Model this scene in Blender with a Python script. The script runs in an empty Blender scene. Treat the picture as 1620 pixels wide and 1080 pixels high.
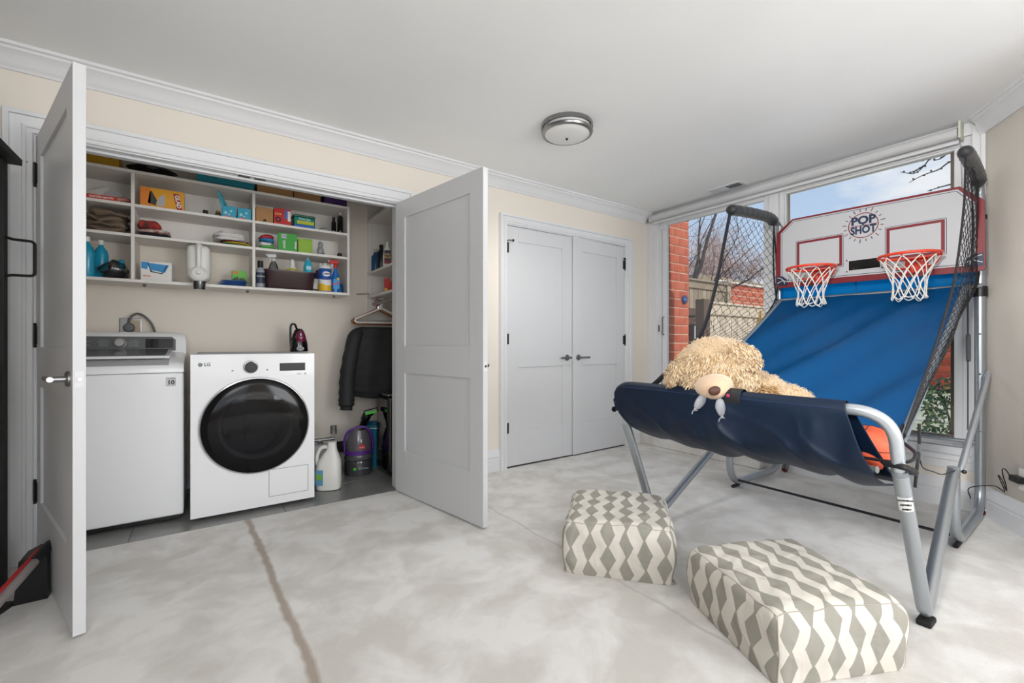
import bpy, bmesh, math, random
from math import sin, cos, pi, radians as R
from mathutils import Vector as V, Matrix, noise as mnoise

random.seed(7)
S = bpy.context.scene
COL = S.collection

# ------------------------------------------------------------------ camera
cam_d = bpy.data.cameras.new('camera'); cam = bpy.data.objects.new('camera', cam_d); COL.objects.link(cam)
cam.location = (0, 0, 1.04); cam.rotation_euler = (R(90), 0, R(-35.03))
cam_d.sensor_width = 36; cam_d.lens = 15.53; cam_d.shift_y = 4 / 1620; cam_d.clip_start = .02; cam_d.clip_end = 200
S.camera = cam

# ------------------------------------------------------------------ sky, sun, lamps, exposure
S.view_settings.view_transform = 'Standard'; S.view_settings.look = 'None'
S.view_settings.exposure = -0.06; S.view_settings.gamma = 1; S.view_settings.use_curve_mapping = False
S.cycles.max_bounces = 10; S.cycles.diffuse_bounces = 6; S.cycles.transparent_max_bounces = 12
S.cycles.use_denoising = True
S.cycles.sample_clamp_indirect = 6
SKY_STRENGTH = 1.15

def lin(c):
    if isinstance(c, str):
        c = [int(c[i:i + 2], 16) for i in (0, 2, 4)]
    o = []
    for x in c[:3]:
        x /= 255.0
        o.append(x / 12.92 if x <= .04045 else ((x + .055) / 1.055) ** 2.4)
    return (*o, 1)

W = bpy.data.worlds.new('sky'); S.world = W; W.use_nodes = True
nt = W.node_tree; nt.nodes.clear()
def wn(t, **k):
    n = nt.nodes.new(t)
    for a, b in k.items(): setattr(n, a, b)
    return n
wo = wn('ShaderNodeOutputWorld'); bg = wn('ShaderNodeBackground'); tc = wn('ShaderNodeTexCoord')
sep = wn('ShaderNodeSeparateXYZ'); nt.links.new(tc.outputs['Generated'], sep.inputs[0])
rmp = wn('ShaderNodeValToRGB'); nt.links.new(sep.outputs['Z'], rmp.inputs[0])
e = rmp.color_ramp.elements
e[0].position = 0.0; e[0].color = lin((214, 226, 244)); e[1].position = .75; e[1].color = lin((146, 186, 236))
x_ = e.new(.25); x_.color = lin((190, 212, 242))
mp = wn('ShaderNodeMapping'); mp.inputs['Scale'].default_value = (1, 1, 2.6); mp.inputs['Location'].default_value = (.3, 1.1, .35)
nt.links.new(tc.outputs['Generated'], mp.inputs[0])
nz = wn('ShaderNodeTexNoise'); nz.inputs['Scale'].default_value = 3.6; nz.inputs['Detail'].default_value = 7; nz.inputs['Roughness'].default_value = .55
nt.links.new(mp.outputs[0], nz.inputs['Vector'])
cr = wn('ShaderNodeValToRGB'); cr.color_ramp.elements[0].position = .49; cr.color_ramp.elements[1].position = .64
nt.links.new(nz.outputs['Fac'], cr.inputs[0])
mx = wn('ShaderNodeMixRGB'); nt.links.new(cr.outputs[0], mx.inputs[0]); nt.links.new(rmp.outputs[0], mx.inputs[1]); mx.inputs[2].default_value = lin((247, 247, 252))
nt.links.new(mx.outputs[0], bg.inputs[0]); bg.inputs[1].default_value = SKY_STRENGTH
nt.links.new(bg.outputs[0], wo.inputs[0])

def lamp(name, typ, loc, direction, energy, color=(1, 1, 1), **k):
    d = bpy.data.lights.new(name, typ); o = bpy.data.objects.new(name, d); COL.objects.link(o)
    o.location = loc; o.rotation_euler = V(direction).to_track_quat('-Z', 'Y').to_euler()
    d.energy = energy; d.color = color
    for a, b in k.items(): setattr(d, a, b)
    return o
lamp('sun', 'SUN', (6, -4, 8), (.03, .85, -.58), 3.2, (1, .95, .87), angle=R(1))
# two added fill lamps behind the camera, standing in for daylight
E_KEY_R, E_KEY_L, E_BOUNCE, E_FIX, E_SIDE, E_CAM = 64, 14, 22, 29, 360, 22
lamp('rear_fill', 'AREA', (2.05, -2.5, 1.35), (-.1, 1, .02), E_KEY_R, (.97, .985, 1), shape='RECTANGLE', size=1.5, size_y=1.7)
lamp('rear_fill', 'AREA', (-.6, -2.5, 1.35), (.15, 1, .05), E_KEY_L, (.97, .985, 1), shape='RECTANGLE', size=2.0, size_y=1.7)
# added fill lamp behind the camera, aimed up to brighten the ceiling
lamp('bounce_fill', 'AREA', (.7, -1.4, .7), (.05, .10, 1), E_BOUNCE, (1, .99, .97), shape='DISK', size=2.0)
# the ceiling fixture, on and dimmed
lamp('ceiling_fixture_lamp', 'SPOT', (1.88, 2.08, 2.30), (0, 0, -1), E_FIX, (1, .985, .96), spot_size=R(166), spot_blend=.6, shadow_soft_size=.14)
# flash head left of the camera, turned to the right hand wall
lamp('wall_flash', 'SPOT', (-.5, .15, 1.95), (4.1, .30, -.85), E_SIDE, (1, .99, .97), spot_size=R(62), spot_blend=1, shadow_soft_size=.22)
# added soft fill lamp behind the camera, facing the same way
lamp('soft_fill', 'AREA', (-.3, -1.2, 1.9), (.574, .819, -.05), E_CAM, (1, .99, .98), shape='DISK', size=1.4)

# ------------------------------------------------------------------ materials
MATS = {}
def mat(name, color, rough=.6, metal=0, bump=None, vary=None, spec=.5, coat=0, sheen=0, trans=0, alpha=1, emit=None, obj=False):
    if name in MATS: return MATS[name]
    m = bpy.data.materials.new(name); m.use_nodes = True; t = m.node_tree
    b = t.nodes['Principled BSDF']
    b.inputs['Base Color'].default_value = lin(color); b.inputs['Roughness'].default_value = rough
    b.inputs['Metallic'].default_value = metal; b.inputs['Specular IOR Level'].default_value = spec
    b.inputs['Coat Weight'].default_value = coat; b.inputs['Sheen Weight'].default_value = sheen
    b.inputs['Transmission Weight'].default_value = trans; b.inputs['Alpha'].default_value = alpha
    if emit: b.inputs['Emission Color'].default_value = lin(color); b.inputs['Emission Strength'].default_value = emit
    tcn = t.nodes.new('ShaderNodeTexCoord')
    if vary:                                     # (scale, second colour)
        n = t.nodes.new('ShaderNodeTexNoise'); n.inputs['Scale'].default_value = vary[0]; n.inputs['Detail'].default_value = 5
        t.links.new(tcn.outputs['Object'], n.inputs['Vector'])
        r = t.nodes.new('ShaderNodeValToRGB'); r.color_ramp.elements[0].position = .35; r.color_ramp.elements[1].position = .68
        r.color_ramp.elements[0].color = lin(color); r.color_ramp.elements[1].color = lin(vary[1])
        t.links.new(n.outputs['Fac'], r.inputs[0]); t.links.new(r.outputs[0], b.inputs['Base Color'])
    if bump:                                     # (scale, strength, distance)
        n = t.nodes.new('ShaderNodeTexNoise'); n.inputs['Scale'].default_value = bump[0]; n.inputs['Detail'].default_value = 4
        t.links.new(tcn.outputs['Object'], n.inputs['Vector'])
        bp = t.nodes.new('ShaderNodeBump'); bp.inputs['Strength'].default_value = bump[1]
        bp.inputs['Distance'].default_value = bump[2] if len(bump) > 2 else .01
        t.links.new(n.outputs['Fac'], bp.inputs['Height']); t.links.new(bp.outputs[0], b.inputs['Normal'])
    MATS[name] = m
    return m

def glass_mat(name, tint, refl=.06):
    m = bpy.data.materials.new(name); m.use_nodes = True; t = m.node_tree; t.nodes.clear()
    o = t.nodes.new('ShaderNodeOutputMaterial'); a = t.nodes.new('ShaderNodeBsdfTransparent'); a.inputs[0].default_value = lin(tint)
    g = t.nodes.new('ShaderNodeBsdfGlossy'); g.inputs['Roughness'].default_value = .03
    f = t.nodes.new('ShaderNodeFresnel'); f.inputs[0].default_value = 1.45
    mm = t.nodes.new('ShaderNodeMixShader'); ml = t.nodes.new('ShaderNodeMath'); ml.operation = 'MULTIPLY'; ml.inputs[1].default_value = refl / .04
    t.links.new(f.outputs[0], ml.inputs[0]); t.links.new(ml.outputs[0], mm.inputs[0])
    t.links.new(a.outputs[0], mm.inputs[1]); t.links.new(g.outputs[0], mm.inputs[2]); t.links.new(mm.outputs[0], o.inputs[0])
    MATS[name] = m
    return m

wall_m = mat('wall_paint', (233, 225, 214), .85, bump=(160, .05, .002))
ceil_m = mat('ceiling_paint', (244, 245, 245), .9, bump=(120, .04, .002), vary=(1.3, (239, 240, 240)))
trim_m = mat('trim_white', (226, 227, 229), .45)
door_m = mat('door_white', (214, 215, 217), .42, bump=(300, .04, .001))
metal_m = mat('brushed_nickel', (150, 150, 150), .3, 1)
dkmetal_m = mat('dark_metal', (70, 70, 72), .4, .9)
chrome_m = mat('chrome', (200, 200, 204), .12, 1)
white_app = mat('appliance_white', (242, 243, 245), .28, coat=.3)
white_pl = mat('white_plastic', (228, 227, 222), .4)
gray_pl = mat('grey_plastic', (92, 94, 97), .38)
black_pl = mat('black_plastic', (20, 20, 22), .38)
black_gl = mat('black_gloss', (8, 8, 10), .08, coat=.6)
melamine = mat('melamine', (228, 224, 218), .5)
tile_m = mat('slate_tile', (134, 134, 131), .3, vary=(5, (118, 118, 116)), bump=(30, .06, .003))
grout_m = mat('grout', (134, 132, 128), .9)
black_wd = mat('black_wood', (13, 10, 9), .6, bump=(40, .1, .002))
black_fb = mat('black_fabric', (22, 23, 26), .85, bump=(400, .4, .002))
black_st = mat('black_strap', (26, 26, 30), .6, bump=(500, .3, .001))
steel_m = mat('silver_tube', (172, 178, 184), .3, .75)
maroon_m = mat('maroon_print', (122, 22, 32), .4)
navy_m = mat('navy_print', (24, 38, 70), .4)
board_m = mat('board_white', (192, 193, 196), .38)
orange_m = mat('hoop_orange', (225, 62, 28), .3, coat=.4)
cord_m = mat('net_cord', (235, 232, 226), .8)
hem_m = mat('grey_hem', (130, 140, 150), .6)
glass_m = glass_mat('window_glass', (246, 248, 248), .05)
clear_m = glass_mat('clear_plastic', (205, 206, 208), .12)
dark_glass = glass_mat('washer_glass', (120, 120, 126), .03)
rubber_m = mat('rubber', (16, 16, 16), .7)
cardb_m = mat('cardboard', (176, 132, 88), .8)
C = lambda name, c, r=.5, **k: mat(name, c, r, **k)

def cloth_mat(name, c1, rough=.42, trans=0.0, sheen=.3):
    m = mat(name, c1, rough, bump=(260, .06, .001), spec=.35)
    if trans:
        t = m.node_tree; b = t.nodes['Principled BSDF']; o = [n for n in t.nodes if n.type == 'OUTPUT_MATERIAL'][0]
        tr = t.nodes.new('ShaderNodeBsdfTranslucent'); tr.inputs[0].default_value = lin(c1)
        mm = t.nodes.new('ShaderNodeMixShader'); mm.inputs[0].default_value = trans
        t.links.new(b.outputs[0], mm.inputs[1]); t.links.new(tr.outputs[0], mm.inputs[2]); t.links.new(mm.outputs[0], o.inputs[0])
    return m
ramp_m = cloth_mat('ramp_blue', (0, 84, 142), .42, .22)
flap_m = cloth_mat('navy_nylon', (9, 29, 52), .48, .04)
curtain_m = cloth_mat('light_blue_nylon', (30, 195, 250), .45, .85)

# carpet with seams and vacuum marks
def carpet():
    m = bpy.data.materials.new('carpet'); m.use_nodes = True; t = m.node_tree; b = t.nodes['Principled BSDF']; L = t.links.new
    b.inputs['Roughness'].default_value = .95; b.inputs['Sheen Weight'].default_value = .25; b.inputs['Specular IOR Level'].default_value = .1
    tcn = t.nodes.new('ShaderNodeTexCoord')
    def N(ty, **k):
        n = t.nodes.new(ty)
        for a, c in k.items(): setattr(n, a, c)
        return n
    n0 = N('ShaderNodeTexNoise'); n0.inputs['Scale'].default_value = 2.1; n0.inputs['Detail'].default_value = 3; L(tcn.outputs['Object'], n0.inputs['Vector'])
    mixv = N('ShaderNodeMixRGB'); mixv.inputs[0].default_value = .22; L(tcn.outputs['Object'], mixv.inputs[1]); L(n0.outputs['Color'], mixv.inputs[2])
    n1 = N('ShaderNodeTexNoise'); n1.inputs['Scale'].default_value = 6.5; n1.inputs['Detail'].default_value = 6; n1.inputs['Roughness'].default_value = .55; n1.inputs['Distortion'].default_value = .2
    L(mixv.outputs[0], n1.inputs['Vector'])
    r = N('ShaderNodeValToRGB'); ee = r.color_ramp.elements
    ee[0].position = .38; ee[0].color = lin((210, 206, 200)); ee[1].position = .60; ee[1].color = lin((232, 230, 227)); L(n1.outputs['Fac'], r.inputs[0])
    sp = N('ShaderNodeSeparateXYZ'); L(tcn.outputs['Object'], sp.inputs[0])
    last = r.outputs[0]
    for (a0, sl, wd, col, amt) in ((.355, -.045, .022, (160, 144, 128), .85), (1.50, 0, .012, (186, 180, 174), .5)):
        wob = N('ShaderNodeTexNoise'); wob.inputs['Scale'].default_value = 6; L(tcn.outputs['Object'], wob.inputs['Vector'])
        m1 = N('ShaderNodeMath', operation='MULTIPLY_ADD'); L(sp.outputs['Y'], m1.inputs[0]); m1.inputs[1].default_value = -sl; L(sp.outputs['X'], m1.inputs[2])
        m2 = N('ShaderNodeMath', operation='MULTIPLY_ADD'); L(wob.outputs['Fac'], m2.inputs[0]); m2.inputs[1].default_value = .045; m2.inputs[2].default_value = -(a0 + .022)
        m3 = N('ShaderNodeMath', operation='ADD'); L(m1.outputs[0], m3.inputs[0]); L(m2.outputs[0], m3.inputs[1])
        m4 = N('ShaderNodeMath', operation='ABSOLUTE'); L(m3.outputs[0], m4.inputs[0])
        mr = N('ShaderNodeMapRange'); L(m4.outputs[0], mr.inputs[0]); mr.inputs[1].default_value = wd * .35; mr.inputs[2].default_value = wd; mr.inputs[3].default_value = amt; mr.inputs[4].default_value = 0
        mm = N('ShaderNodeMixRGB'); L(mr.outputs[0], mm.inputs[0]); L(last, mm.inputs[1]); mm.inputs[2].default_value = lin(col)
        last = mm.outputs[0]
    L(last, b.inputs['Base Color'])
    f1 = N('ShaderNodeTexNoise'); f1.inputs['Scale'].default_value = 420; f1.inputs['Detail'].default_value = 2; L(tcn.outputs['Object'], f1.inputs['Vector'])
    b1 = N('ShaderNodeBump'); b1.inputs['Strength'].default_value = .45; b1.inputs['Distance'].default_value = .006; L(f1.outputs['Fac'], b1.inputs['Height'])
    b2 = N('ShaderNodeBump'); b2.inputs['Strength'].default_value = .25; b2.inputs['Distance'].default_value = .02; L(n1.outputs['Fac'], b2.inputs['Height']); L(b1.outputs[0], b2.inputs['Normal'])
    L(b2.outputs[0], b.inputs['Normal'])
    MATS['carpet'] = m
    return m
carpet_m = carpet()

# woven print: chains of taupe diamonds on cream, from the mesh's own UV in metres
def pouf_mat():
    m = bpy.data.materials.new('diamond_print'); m.use_nodes = True; t = m.node_tree; b = t.nodes['Principled BSDF']; L = t.links.new
    b.inputs['Roughness'].default_value = .9
    def MT(op, a, c=None, d=None):
        n = t.nodes.new('ShaderNodeMath'); n.operation = op
        for i, x in enumerate((a, c, d)):
            if x is None: continue
            if isinstance(x, (int, float)): n.inputs[i].default_value = x
            else: L(x, n.inputs[i])
        return n.outputs[0]
    uv = t.nodes.new('ShaderNodeUVMap'); uv.uv_map = 'UVMap'
    sp = t.nodes.new('ShaderNodeSeparateXYZ'); L(uv.outputs[0], sp.inputs[0])
    P, PV, A = .079, .118, .185
    un = MT('DIVIDE', sp.outputs['X'], P); fl = MT('FLOOR', un); fu = MT('FRACT', un)
    vn = MT('DIVIDE', sp.outputs['Y'], PV)
    ph = MT('FRACT', MT('MULTIPLY', fl, .38))
    def tri(phase):
        return MT('SUBTRACT', MT('MULTIPLY', MT('PINGPONG', MT('ADD', vn, phase), .5), 4.0), 1.0)
    e1 = MT('MULTIPLY_ADD', tri(ph), A, .27)
    e2 = MT('MULTIPLY_ADD', tri(MT('ADD', MT('MULTIPLY_ADD', MT('FRACT', MT('MULTIPLY', fl, .29)), .22, ph), .42)), A, .73)
    ins = MT('MULTIPLY', MT('GREATER_THAN', fu, e1), MT('LESS_THAN', fu, e2))
    mxx = t.nodes.new('ShaderNodeMixRGB'); L(ins, mxx.inputs[0]); mxx.inputs[1].default_value = lin((222, 217, 207)); mxx.inputs[2].default_value = lin((160, 157, 147))
    L(mxx.outputs[0], b.inputs['Base Color'])
    tcn = t.nodes.new('ShaderNodeTexCoord'); n = t.nodes.new('ShaderNodeTexNoise'); n.inputs['Scale'].default_value = 500; L(tcn.outputs['Object'], n.inputs['Vector'])
    bp = t.nodes.new('ShaderNodeBump'); bp.inputs['Strength'].default_value = .25; bp.inputs['Distance'].default_value = .002; L(n.outputs['Fac'], bp.inputs['Height'])
    n2 = t.nodes.new('ShaderNodeTexNoise'); n2.inputs['Scale'].default_value = 9; n2.inputs['Distortion'].default_value = .6; L(tcn.outputs['Object'], n2.inputs['Vector'])
    bp2 = t.nodes.new('ShaderNodeBump'); bp2.inputs['Strength'].default_value = .5; bp2.inputs['Distance'].default_value = .03; L(n2.outputs['Fac'], bp2.inputs['Height']); L(bp.outputs[0], bp2.inputs['Normal'])
    L(bp2.outputs[0], b.inputs['Normal'])
    return m
pouf_m = pouf_mat()

# ------------------------------------------------------------------ mesh builder
class MB:
    def __init__(s): s.bm = bmesh.new(); s.mats = []; s.bev = False
    def mi(s, m):
        if m not in s.mats: s.mats.append(m)
        return s.mats.index(m)
    def face(s, vs, k):
        try:
            f = s.bm.faces.new(vs); f.material_index = k; return f
        except ValueError: return None
    def obox(s, c, size, m, M=None, bev=0):
        k = s.mi(m); c = V(c); hx, hy, hz = [q / 2 for q in size]; M = M or Matrix.Identity(3)
        vs = [s.bm.verts.new(c + M @ V((x, y, z))) for x in (-hx, hx) for y in (-hy, hy) for z in (-hz, hz)]
        fs = [s.face([vs[i] for i in q], k) for q in ((0, 1, 3, 2), (4, 6, 7, 5), (0, 4, 5, 1), (2, 3, 7, 6), (0, 2, 6, 4), (1, 5, 7, 3))]
        if bev:
            s.bev = True
            es = list({e for f in fs for e in f.edges})
            r = bmesh.ops.bevel(s.bm, geom=es, offset=min(bev, min(size) * .49), segments=3 if bev > .008 else 2, affect='EDGES', profile=.5)
            for f in r['faces']: f.material_index = k
        return s
    def box(s, x0, x1, y0, y1, z0, z1, m, bev=0):
        return s.obox(((x0 + x1) / 2, (y0 + y1) / 2, (z0 + z1) / 2), (abs(x1 - x0), abs(y1 - y0), abs(z1 - z0)), m, None, bev)
    def tube(s, pts, r, m, n=8, closed=False, cap=True, flat=None):
        k = s.mi(m); P_ = [V(p) for p in pts]; N = len(P_); rings = []
        rr = r if isinstance(r, (list, tuple)) else [r] * N
        prev = None
        for i, p in enumerate(P_):
            a = P_[i - 1] if (i or closed) else p; b = P_[(i + 1) % N] if (i < N - 1 or closed) else p
            d = (b - a).normalized()
            if prev is None:
                ref = V((0, 0, 1)) if abs(d.z) < .9 else V((1, 0, 0)); u = d.cross(ref).normalized()
            else: u = (prev - d * prev.dot(d)).normalized()
            prev = u; w = d.cross(u)
            fl = flat if flat else 1
            rings.append([s.bm.verts.new(p + (u * cos(2 * pi * j / n) * fl + w * sin(2 * pi * j / n)) * rr[i]) for j in range(n)])
        for i in range(N if closed else N - 1):
            A, B = rings[i], rings[(i + 1) % N]
            for j in range(n): s.face([A[j], A[(j + 1) % n], B[(j + 1) % n], B[j]], k)
        if cap and not closed:
            s.face(rings[0][::-1], k); s.face(rings[-1], k)
        return s
    def lathe(s, prof, c, m, n=24, M=None, sx=1, sy=1):
        k = s.mi(m); c = V(c); M = M or Matrix.Identity(3); rings = []
        for r, z in prof:
            if r < 1e-5: rings.append([s.bm.verts.new(c + M @ V((0, 0, z)))])
            else: rings.append([s.bm.verts.new(c + M @ V((r * sx * cos(2 * pi * j / n), r * sy * sin(2 * pi * j / n), z))) for j in range(n)])
        for A, B in zip(rings, rings[1:]):
            for j in range(n):
                j2 = (j + 1) % n
                if len(A) == 1 and len(B) == 1: continue
                if len(A) == 1: s.face([A[0], B[j2], B[j]], k)
                elif len(B) == 1: s.face([A[j], A[j2], B[0]], k)
                else: s.face([A[j], A[j2], B[j2], B[j]], k)
        return s
    def sphere(s, c, r, m, n=20, M=None):
        r = (r, r, r) if isinstance(r, (int, float)) else r
        M2 = (M or Matrix.Identity(3)) @ Matrix.Diagonal(V(r))
        h = n // 2
        return s.lathe([(sin(pi * i / h), -cos(pi * i / h)) if 0 < i < h else (0, -1 if i == 0 else 1) for i in range(h + 1)], c, m, n, M2)
    def prism(s, poly, o, ux, uy, un, th, m):
        """2-D polygon in the plane (ux, uy) at o, thickened by th along un"""
        k = s.mi(m); o, ux, uy, un = V(o), V(ux), V(uy), V(un)
        a = [s.bm.verts.new(o + ux * p[0] + uy * p[1]) for p in poly]; b = [s.bm.verts.new(v.co + un * th) for v in a]
        s.face(a[::-1], k); s.face(b, k)
        for i in range(len(a)): s.face([a[i], a[(i + 1) % len(a)], b[(i + 1) % len(a)], b[i]], k)
        return s
    def grid(s, f, nu, nv, m, uvf=None, cu=False):
        k = s.mi(m)
        g = [[s.bm.verts.new(f(i / nu, j / nv)) for j in range(nv + 1)] for i in range(nu if cu else nu + 1)]
        for i in range(nu):
            for j in range(nv):
                i2 = (i + 1) % len(g)
                s.face([g[i][j], g[i2][j], g[i2][j + 1], g[i][j + 1]], k)
        return s
    def build(s, name, parent=None, loc=None, ang=38, solid=None):
        bmesh.ops.recalc_face_normals(s.bm, faces=s.bm.faces)
        me = bpy.data.meshes.new(name)
        if loc is not None: bmesh.ops.translate(s.bm, verts=s.bm.verts, vec=-V(loc))
        s.bm.to_mesh(me); s.bm.free()
        for m in s.mats: me.materials.append(m)
        me.polygons.foreach_set('use_smooth', [True] * len(me.polygons)); me.set_sharp_from_angle(angle=R(ang))
        o = bpy.data.objects.new(name, me); COL.objects.link(o)
        if loc is not None: o.location = loc
        if parent: o.parent = parent
        if s.bev:
            md = o.modifiers.new('w', 'WEIGHTED_NORMAL'); md.keep_sharp = True; md.weight = 80
        if solid:
            md = o.modifiers.new('t', 'SOLIDIFY'); md.thickness = solid; md.offset = 0
        return o

def tag(o, label=None, cat=None, group=None, kind=None):
    if label: o['label'] = label
    if cat: o['category'] = cat
    if group: o['group'] = group
    if kind: o['kind'] = kind
    return o
def thing(name, label, cat, loc=(0, 0, 0), rz=0, group=None):
    o = bpy.data.objects.new(name, None); COL.objects.link(o); o.location = loc; o.rotation_euler = (0, 0, rz); o.empty_display_size = .1
    return tag(o, label, cat, group)
def struct(name, mb=None, parent=None, loc=(0, 0, 0), rz=0, label=None):
    if mb is None:
        o = bpy.data.objects.new(name, None); COL.objects.link(o); o.location = loc; o.rotation_euler = (0, 0, rz)
    else: o = mb.build(name, parent)
    if not parent: o['kind'] = 'structure'
    if label: o['label'] = label
    return o
def copy_tree(o, parent=None):
    c = o.copy(); COL.objects.link(c); c.parent = parent
    for ch in list(o.children): copy_tree(ch, c)
    return c
def text(name, body, size, o, right, up, m, parent, ext=.0004, sx=1, bold=0, align='CENTER'):
    cu = bpy.data.curves.new(name, 'FONT'); cu.body = body; cu.size = size; cu.extrude = ext; cu.offset = bold; cu.align_x = align; cu.align_y = 'CENTER'; cu.resolution_u = 3
    tmp = bpy.data.objects.new(name, cu); COL.objects.link(tmp); bpy.context.view_layer.update()
    me = bpy.data.meshes.new_from_object(tmp.evaluated_get(bpy.context.evaluated_depsgraph_get())); bpy.data.objects.remove(tmp)
    r, u = V(right), V(up); n = r.cross(u)
    for v in me.vertices: v.co = V(o) + r * v.co.x * sx + u * v.co.y + n * (v.co.z + ext)
    me.materials.clear(); me.materials.append(m); me.name = name
    ob = bpy.data.objects.new(name, me); COL.objects.link(ob); ob.parent = parent
    return ob
def arc(c, r, a0, a1, n, ax1, ax2):
    c, ax1, ax2 = V(c), V(ax1), V(ax2)
    return [c + ax1 * (r * cos(a0 + (a1 - a0) * i / n)) + ax2 * (r * sin(a0 + (a1 - a0) * i / n)) for i in range(n + 1)]
def smooth_path(pts, r=.08, n=6):
    """round the corners of a polyline"""
    P_ = [V(p) for p in pts]; out = [P_[0]]
    for i in range(1, len(P_) - 1):
        a, b, c = P_[i - 1], P_[i], P_[i + 1]
        d = min(r, (a - b).length * .49, (c - b).length * .49)
        p0 = b + (a - b).normalized() * d; p1 = b + (c - b).normalized() * d
        for k in range(n + 1):
            t_ = k / n; out.append(p0 * (1 - t_) ** 2 + b * 2 * t_ * (1 - t_) + p1 * t_ * t_)
    out.append(P_[-1]); return out
def catmull(pts, n=8):
    P_ = [V(p) for p in pts]; P_ = [2 * P_[0] - P_[1]] + P_ + [2 * P_[-1] - P_[-2]]; out = []
    for i in range(1, len(P_) - 2):
        a, b, c, d = P_[i - 1:i + 3]
        for k in range(n):
            t_ = k / n
            out.append(.5 * (2 * b + (c - a) * t_ + (2 * a - 5 * b + 4 * c - d) * t_ * t_ + (3 * b - a - 3 * c + d) * t_ ** 3))
    out.append(P_[-2]); return out
def sweep(mb, path, prof, m, left=True):
    """extrude profile (out, z) along a horizontal 2-D path, mitred; out is to the left of the path"""
    k = mb.mi(m); P_ = [V((p[0], p[1])) for p in path]; rings = []
    for i, p in enumerate(P_):
        ns = []
        if i: d = (p - P_[i - 1]).normalized(); ns.append(V((-d.y, d.x)))
        if i < len(P_) - 1: d = (P_[i + 1] - p).normalized(); ns.append(V((-d.y, d.x)))
        n_ = sum(ns, V((0, 0))).normalized(); n_ = n_ / max(.4, n_.dot(ns[0]))
        if not left: n_ = -n_
        rings.append([mb.bm.verts.new((p.x + n_.x * o, p.y + n_.y * o, z)) for o, z in prof])
    for A, B in zip(rings, rings[1:]):
        for j in range(len(prof)): mb.face([A[j], A[(j + 1) % len(prof)], B[(j + 1) % len(prof)], B[j]], k)
    mb.face(rings[0], k); mb.face(rings[-1][::-1], k)
    return mb

# ================================================================== SETTING
YB = 3.045          # closet wall plane
XW = 3.92           # window wall plane
CE = 2.42           # ceiling height
DH = 2.04           # door head
OX0, OX1 = -.655, 1.146      # open closet
DX0, DX1 = 2.079, 3.548      # closed closet
curve = [(3.90, .55), (3.865, .525), (3.80, .478), (3.72, .424), (3.64, .370), (3.30, .14), (2.95, -.10)]
room = [(-2.4, YB), (-2.4, -2.6), (2.95, -2.6)] + curve[::-1] + [(XW, .555), (XW + .2, .555), (XW + .2, YB)]

mb = MB(); mb.prism(room, (0, 0, -.05), (1, 0, 0), (0, 1, 0), (0, 0, 1), .05, carpet_m); struct('floor', mb)
mb = MB(); mb.box(-2.5, XW + .02, -2.7, 4.1, CE, CE + .1, ceil_m); struct('ceiling', mb)

# back wall with two door openings
mb = MB()
for x0, x1, z0 in ((-2.5, OX0, 0), (OX0, OX1, DH), (OX1, DX0, 0), (DX0, DX1, DH), (DX1, XW + .2, 0)):
    mb.box(x0, x1, YB, YB + .12, z0, CE, wall_m)
struct('wall_back', mb)
mb = MB()
mb.box(-1.1, XW + .1, 3.95, 4.05, -.05, CE, wall_m)
struct('wall_closet_back', mb)
mb = MB(); mb.box(-1.1, -1.0, YB + .12, 3.95, 0, CE, wall_m); struct('wall_closet_left', mb)
mb = MB(); mb.box(1.56, 1.64, YB + .12, 3.95, 0, CE, wall_m); struct('wall_closet_right', mb)
mb = MB(); mb.box(XW, XW + .1, YB + .12, 3.95, 0, CE, wall_m); struct('wall_closet_end', mb)
mb = MB(); mb.box(-2.5, -2.4, -2.7, YB, 0, CE, mat('wall_paint_low_bounce', (120, 112, 102), .85)); struct('wall_left', mb)  # unseen left wall, coloured dark to cut light bouncing back into the room
# unseen rear wall; its two openings are added for the fill lamps
mb = MB()
for x0, x1, z0, z1 in ((-2.5, -1.7, 0, CE), (-1.7, 2.95, 0, .45), (-1.7, 2.95, 2.25, CE), (.5, 1.25, .45, 2.25), (2.85, 3.05, 0, CE)):
    mb.box(x0, x1, -2.7, -2.6, z0, z1, wall_m)
struct('wall_rear', mb)
mb = MB(); mb.box(-2.6, 3.2, -5.4, -2.7, 2.42, 2.52, trim_m); struct('sun_blocker', mb, label='unseen overhang added to keep sun out of the rear openings')  # slab added out of view to block sun at the rear openings
# curved right wall
mb = MB(); k = mb.mi(wall_m)
pts = [(XW + .02, .555)] + curve + [(2.95, -2.7)]
prev = None
for x, y in pts:
    a = mb.bm.verts.new((x, y, 0)); b = mb.bm.verts.new((x, y, CE))
    if prev: mb.face([prev[0], a, b, prev[1]], k)
    prev = (a, b)
o = struct('wall_right', mb); md = o.modifiers.new('t', 'SOLIDIFY'); md.thickness = .08; md.offset = 1
# window wall pieces
mb = MB()
mb.box(XW, XW + .14, .45, 1.80, 0, .30, wall_m)
mb.box(XW, XW + .14, 1.80, YB, 0, .17, wall_m)
mb.box(XW, XW + .14, .45, YB, 2.345, CE + .1, trim_m)
struct('wall_window', mb)
# closet floor tiles
mb = MB(); mb.box(-1.0, 1.56, YB, 3.95, -.05, -.006, grout_m)
cf = struct('floor_closet', mb)
mb = MB(); mb.box(1.64, XW, YB, 3.95, -.05, -.002, grout_m); struct('floor_closet_right', mb)
tile_me = None
for i in range(4):
    for j in range(3):
        x0 = -1.064 + .744 * i; x1 = min(x0 + .744, 1.56); x0 = max(x0, -1.0)
        y0 = YB + .385 * j; y1 = min(y0 + .385, 3.95)
        t_ = MB(); t_.box(x0 + .002, x1 - .002, y0 + .002, y1 - .002, -.02, 0, tile_m, .002); t_.build('tile', cf)

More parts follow.
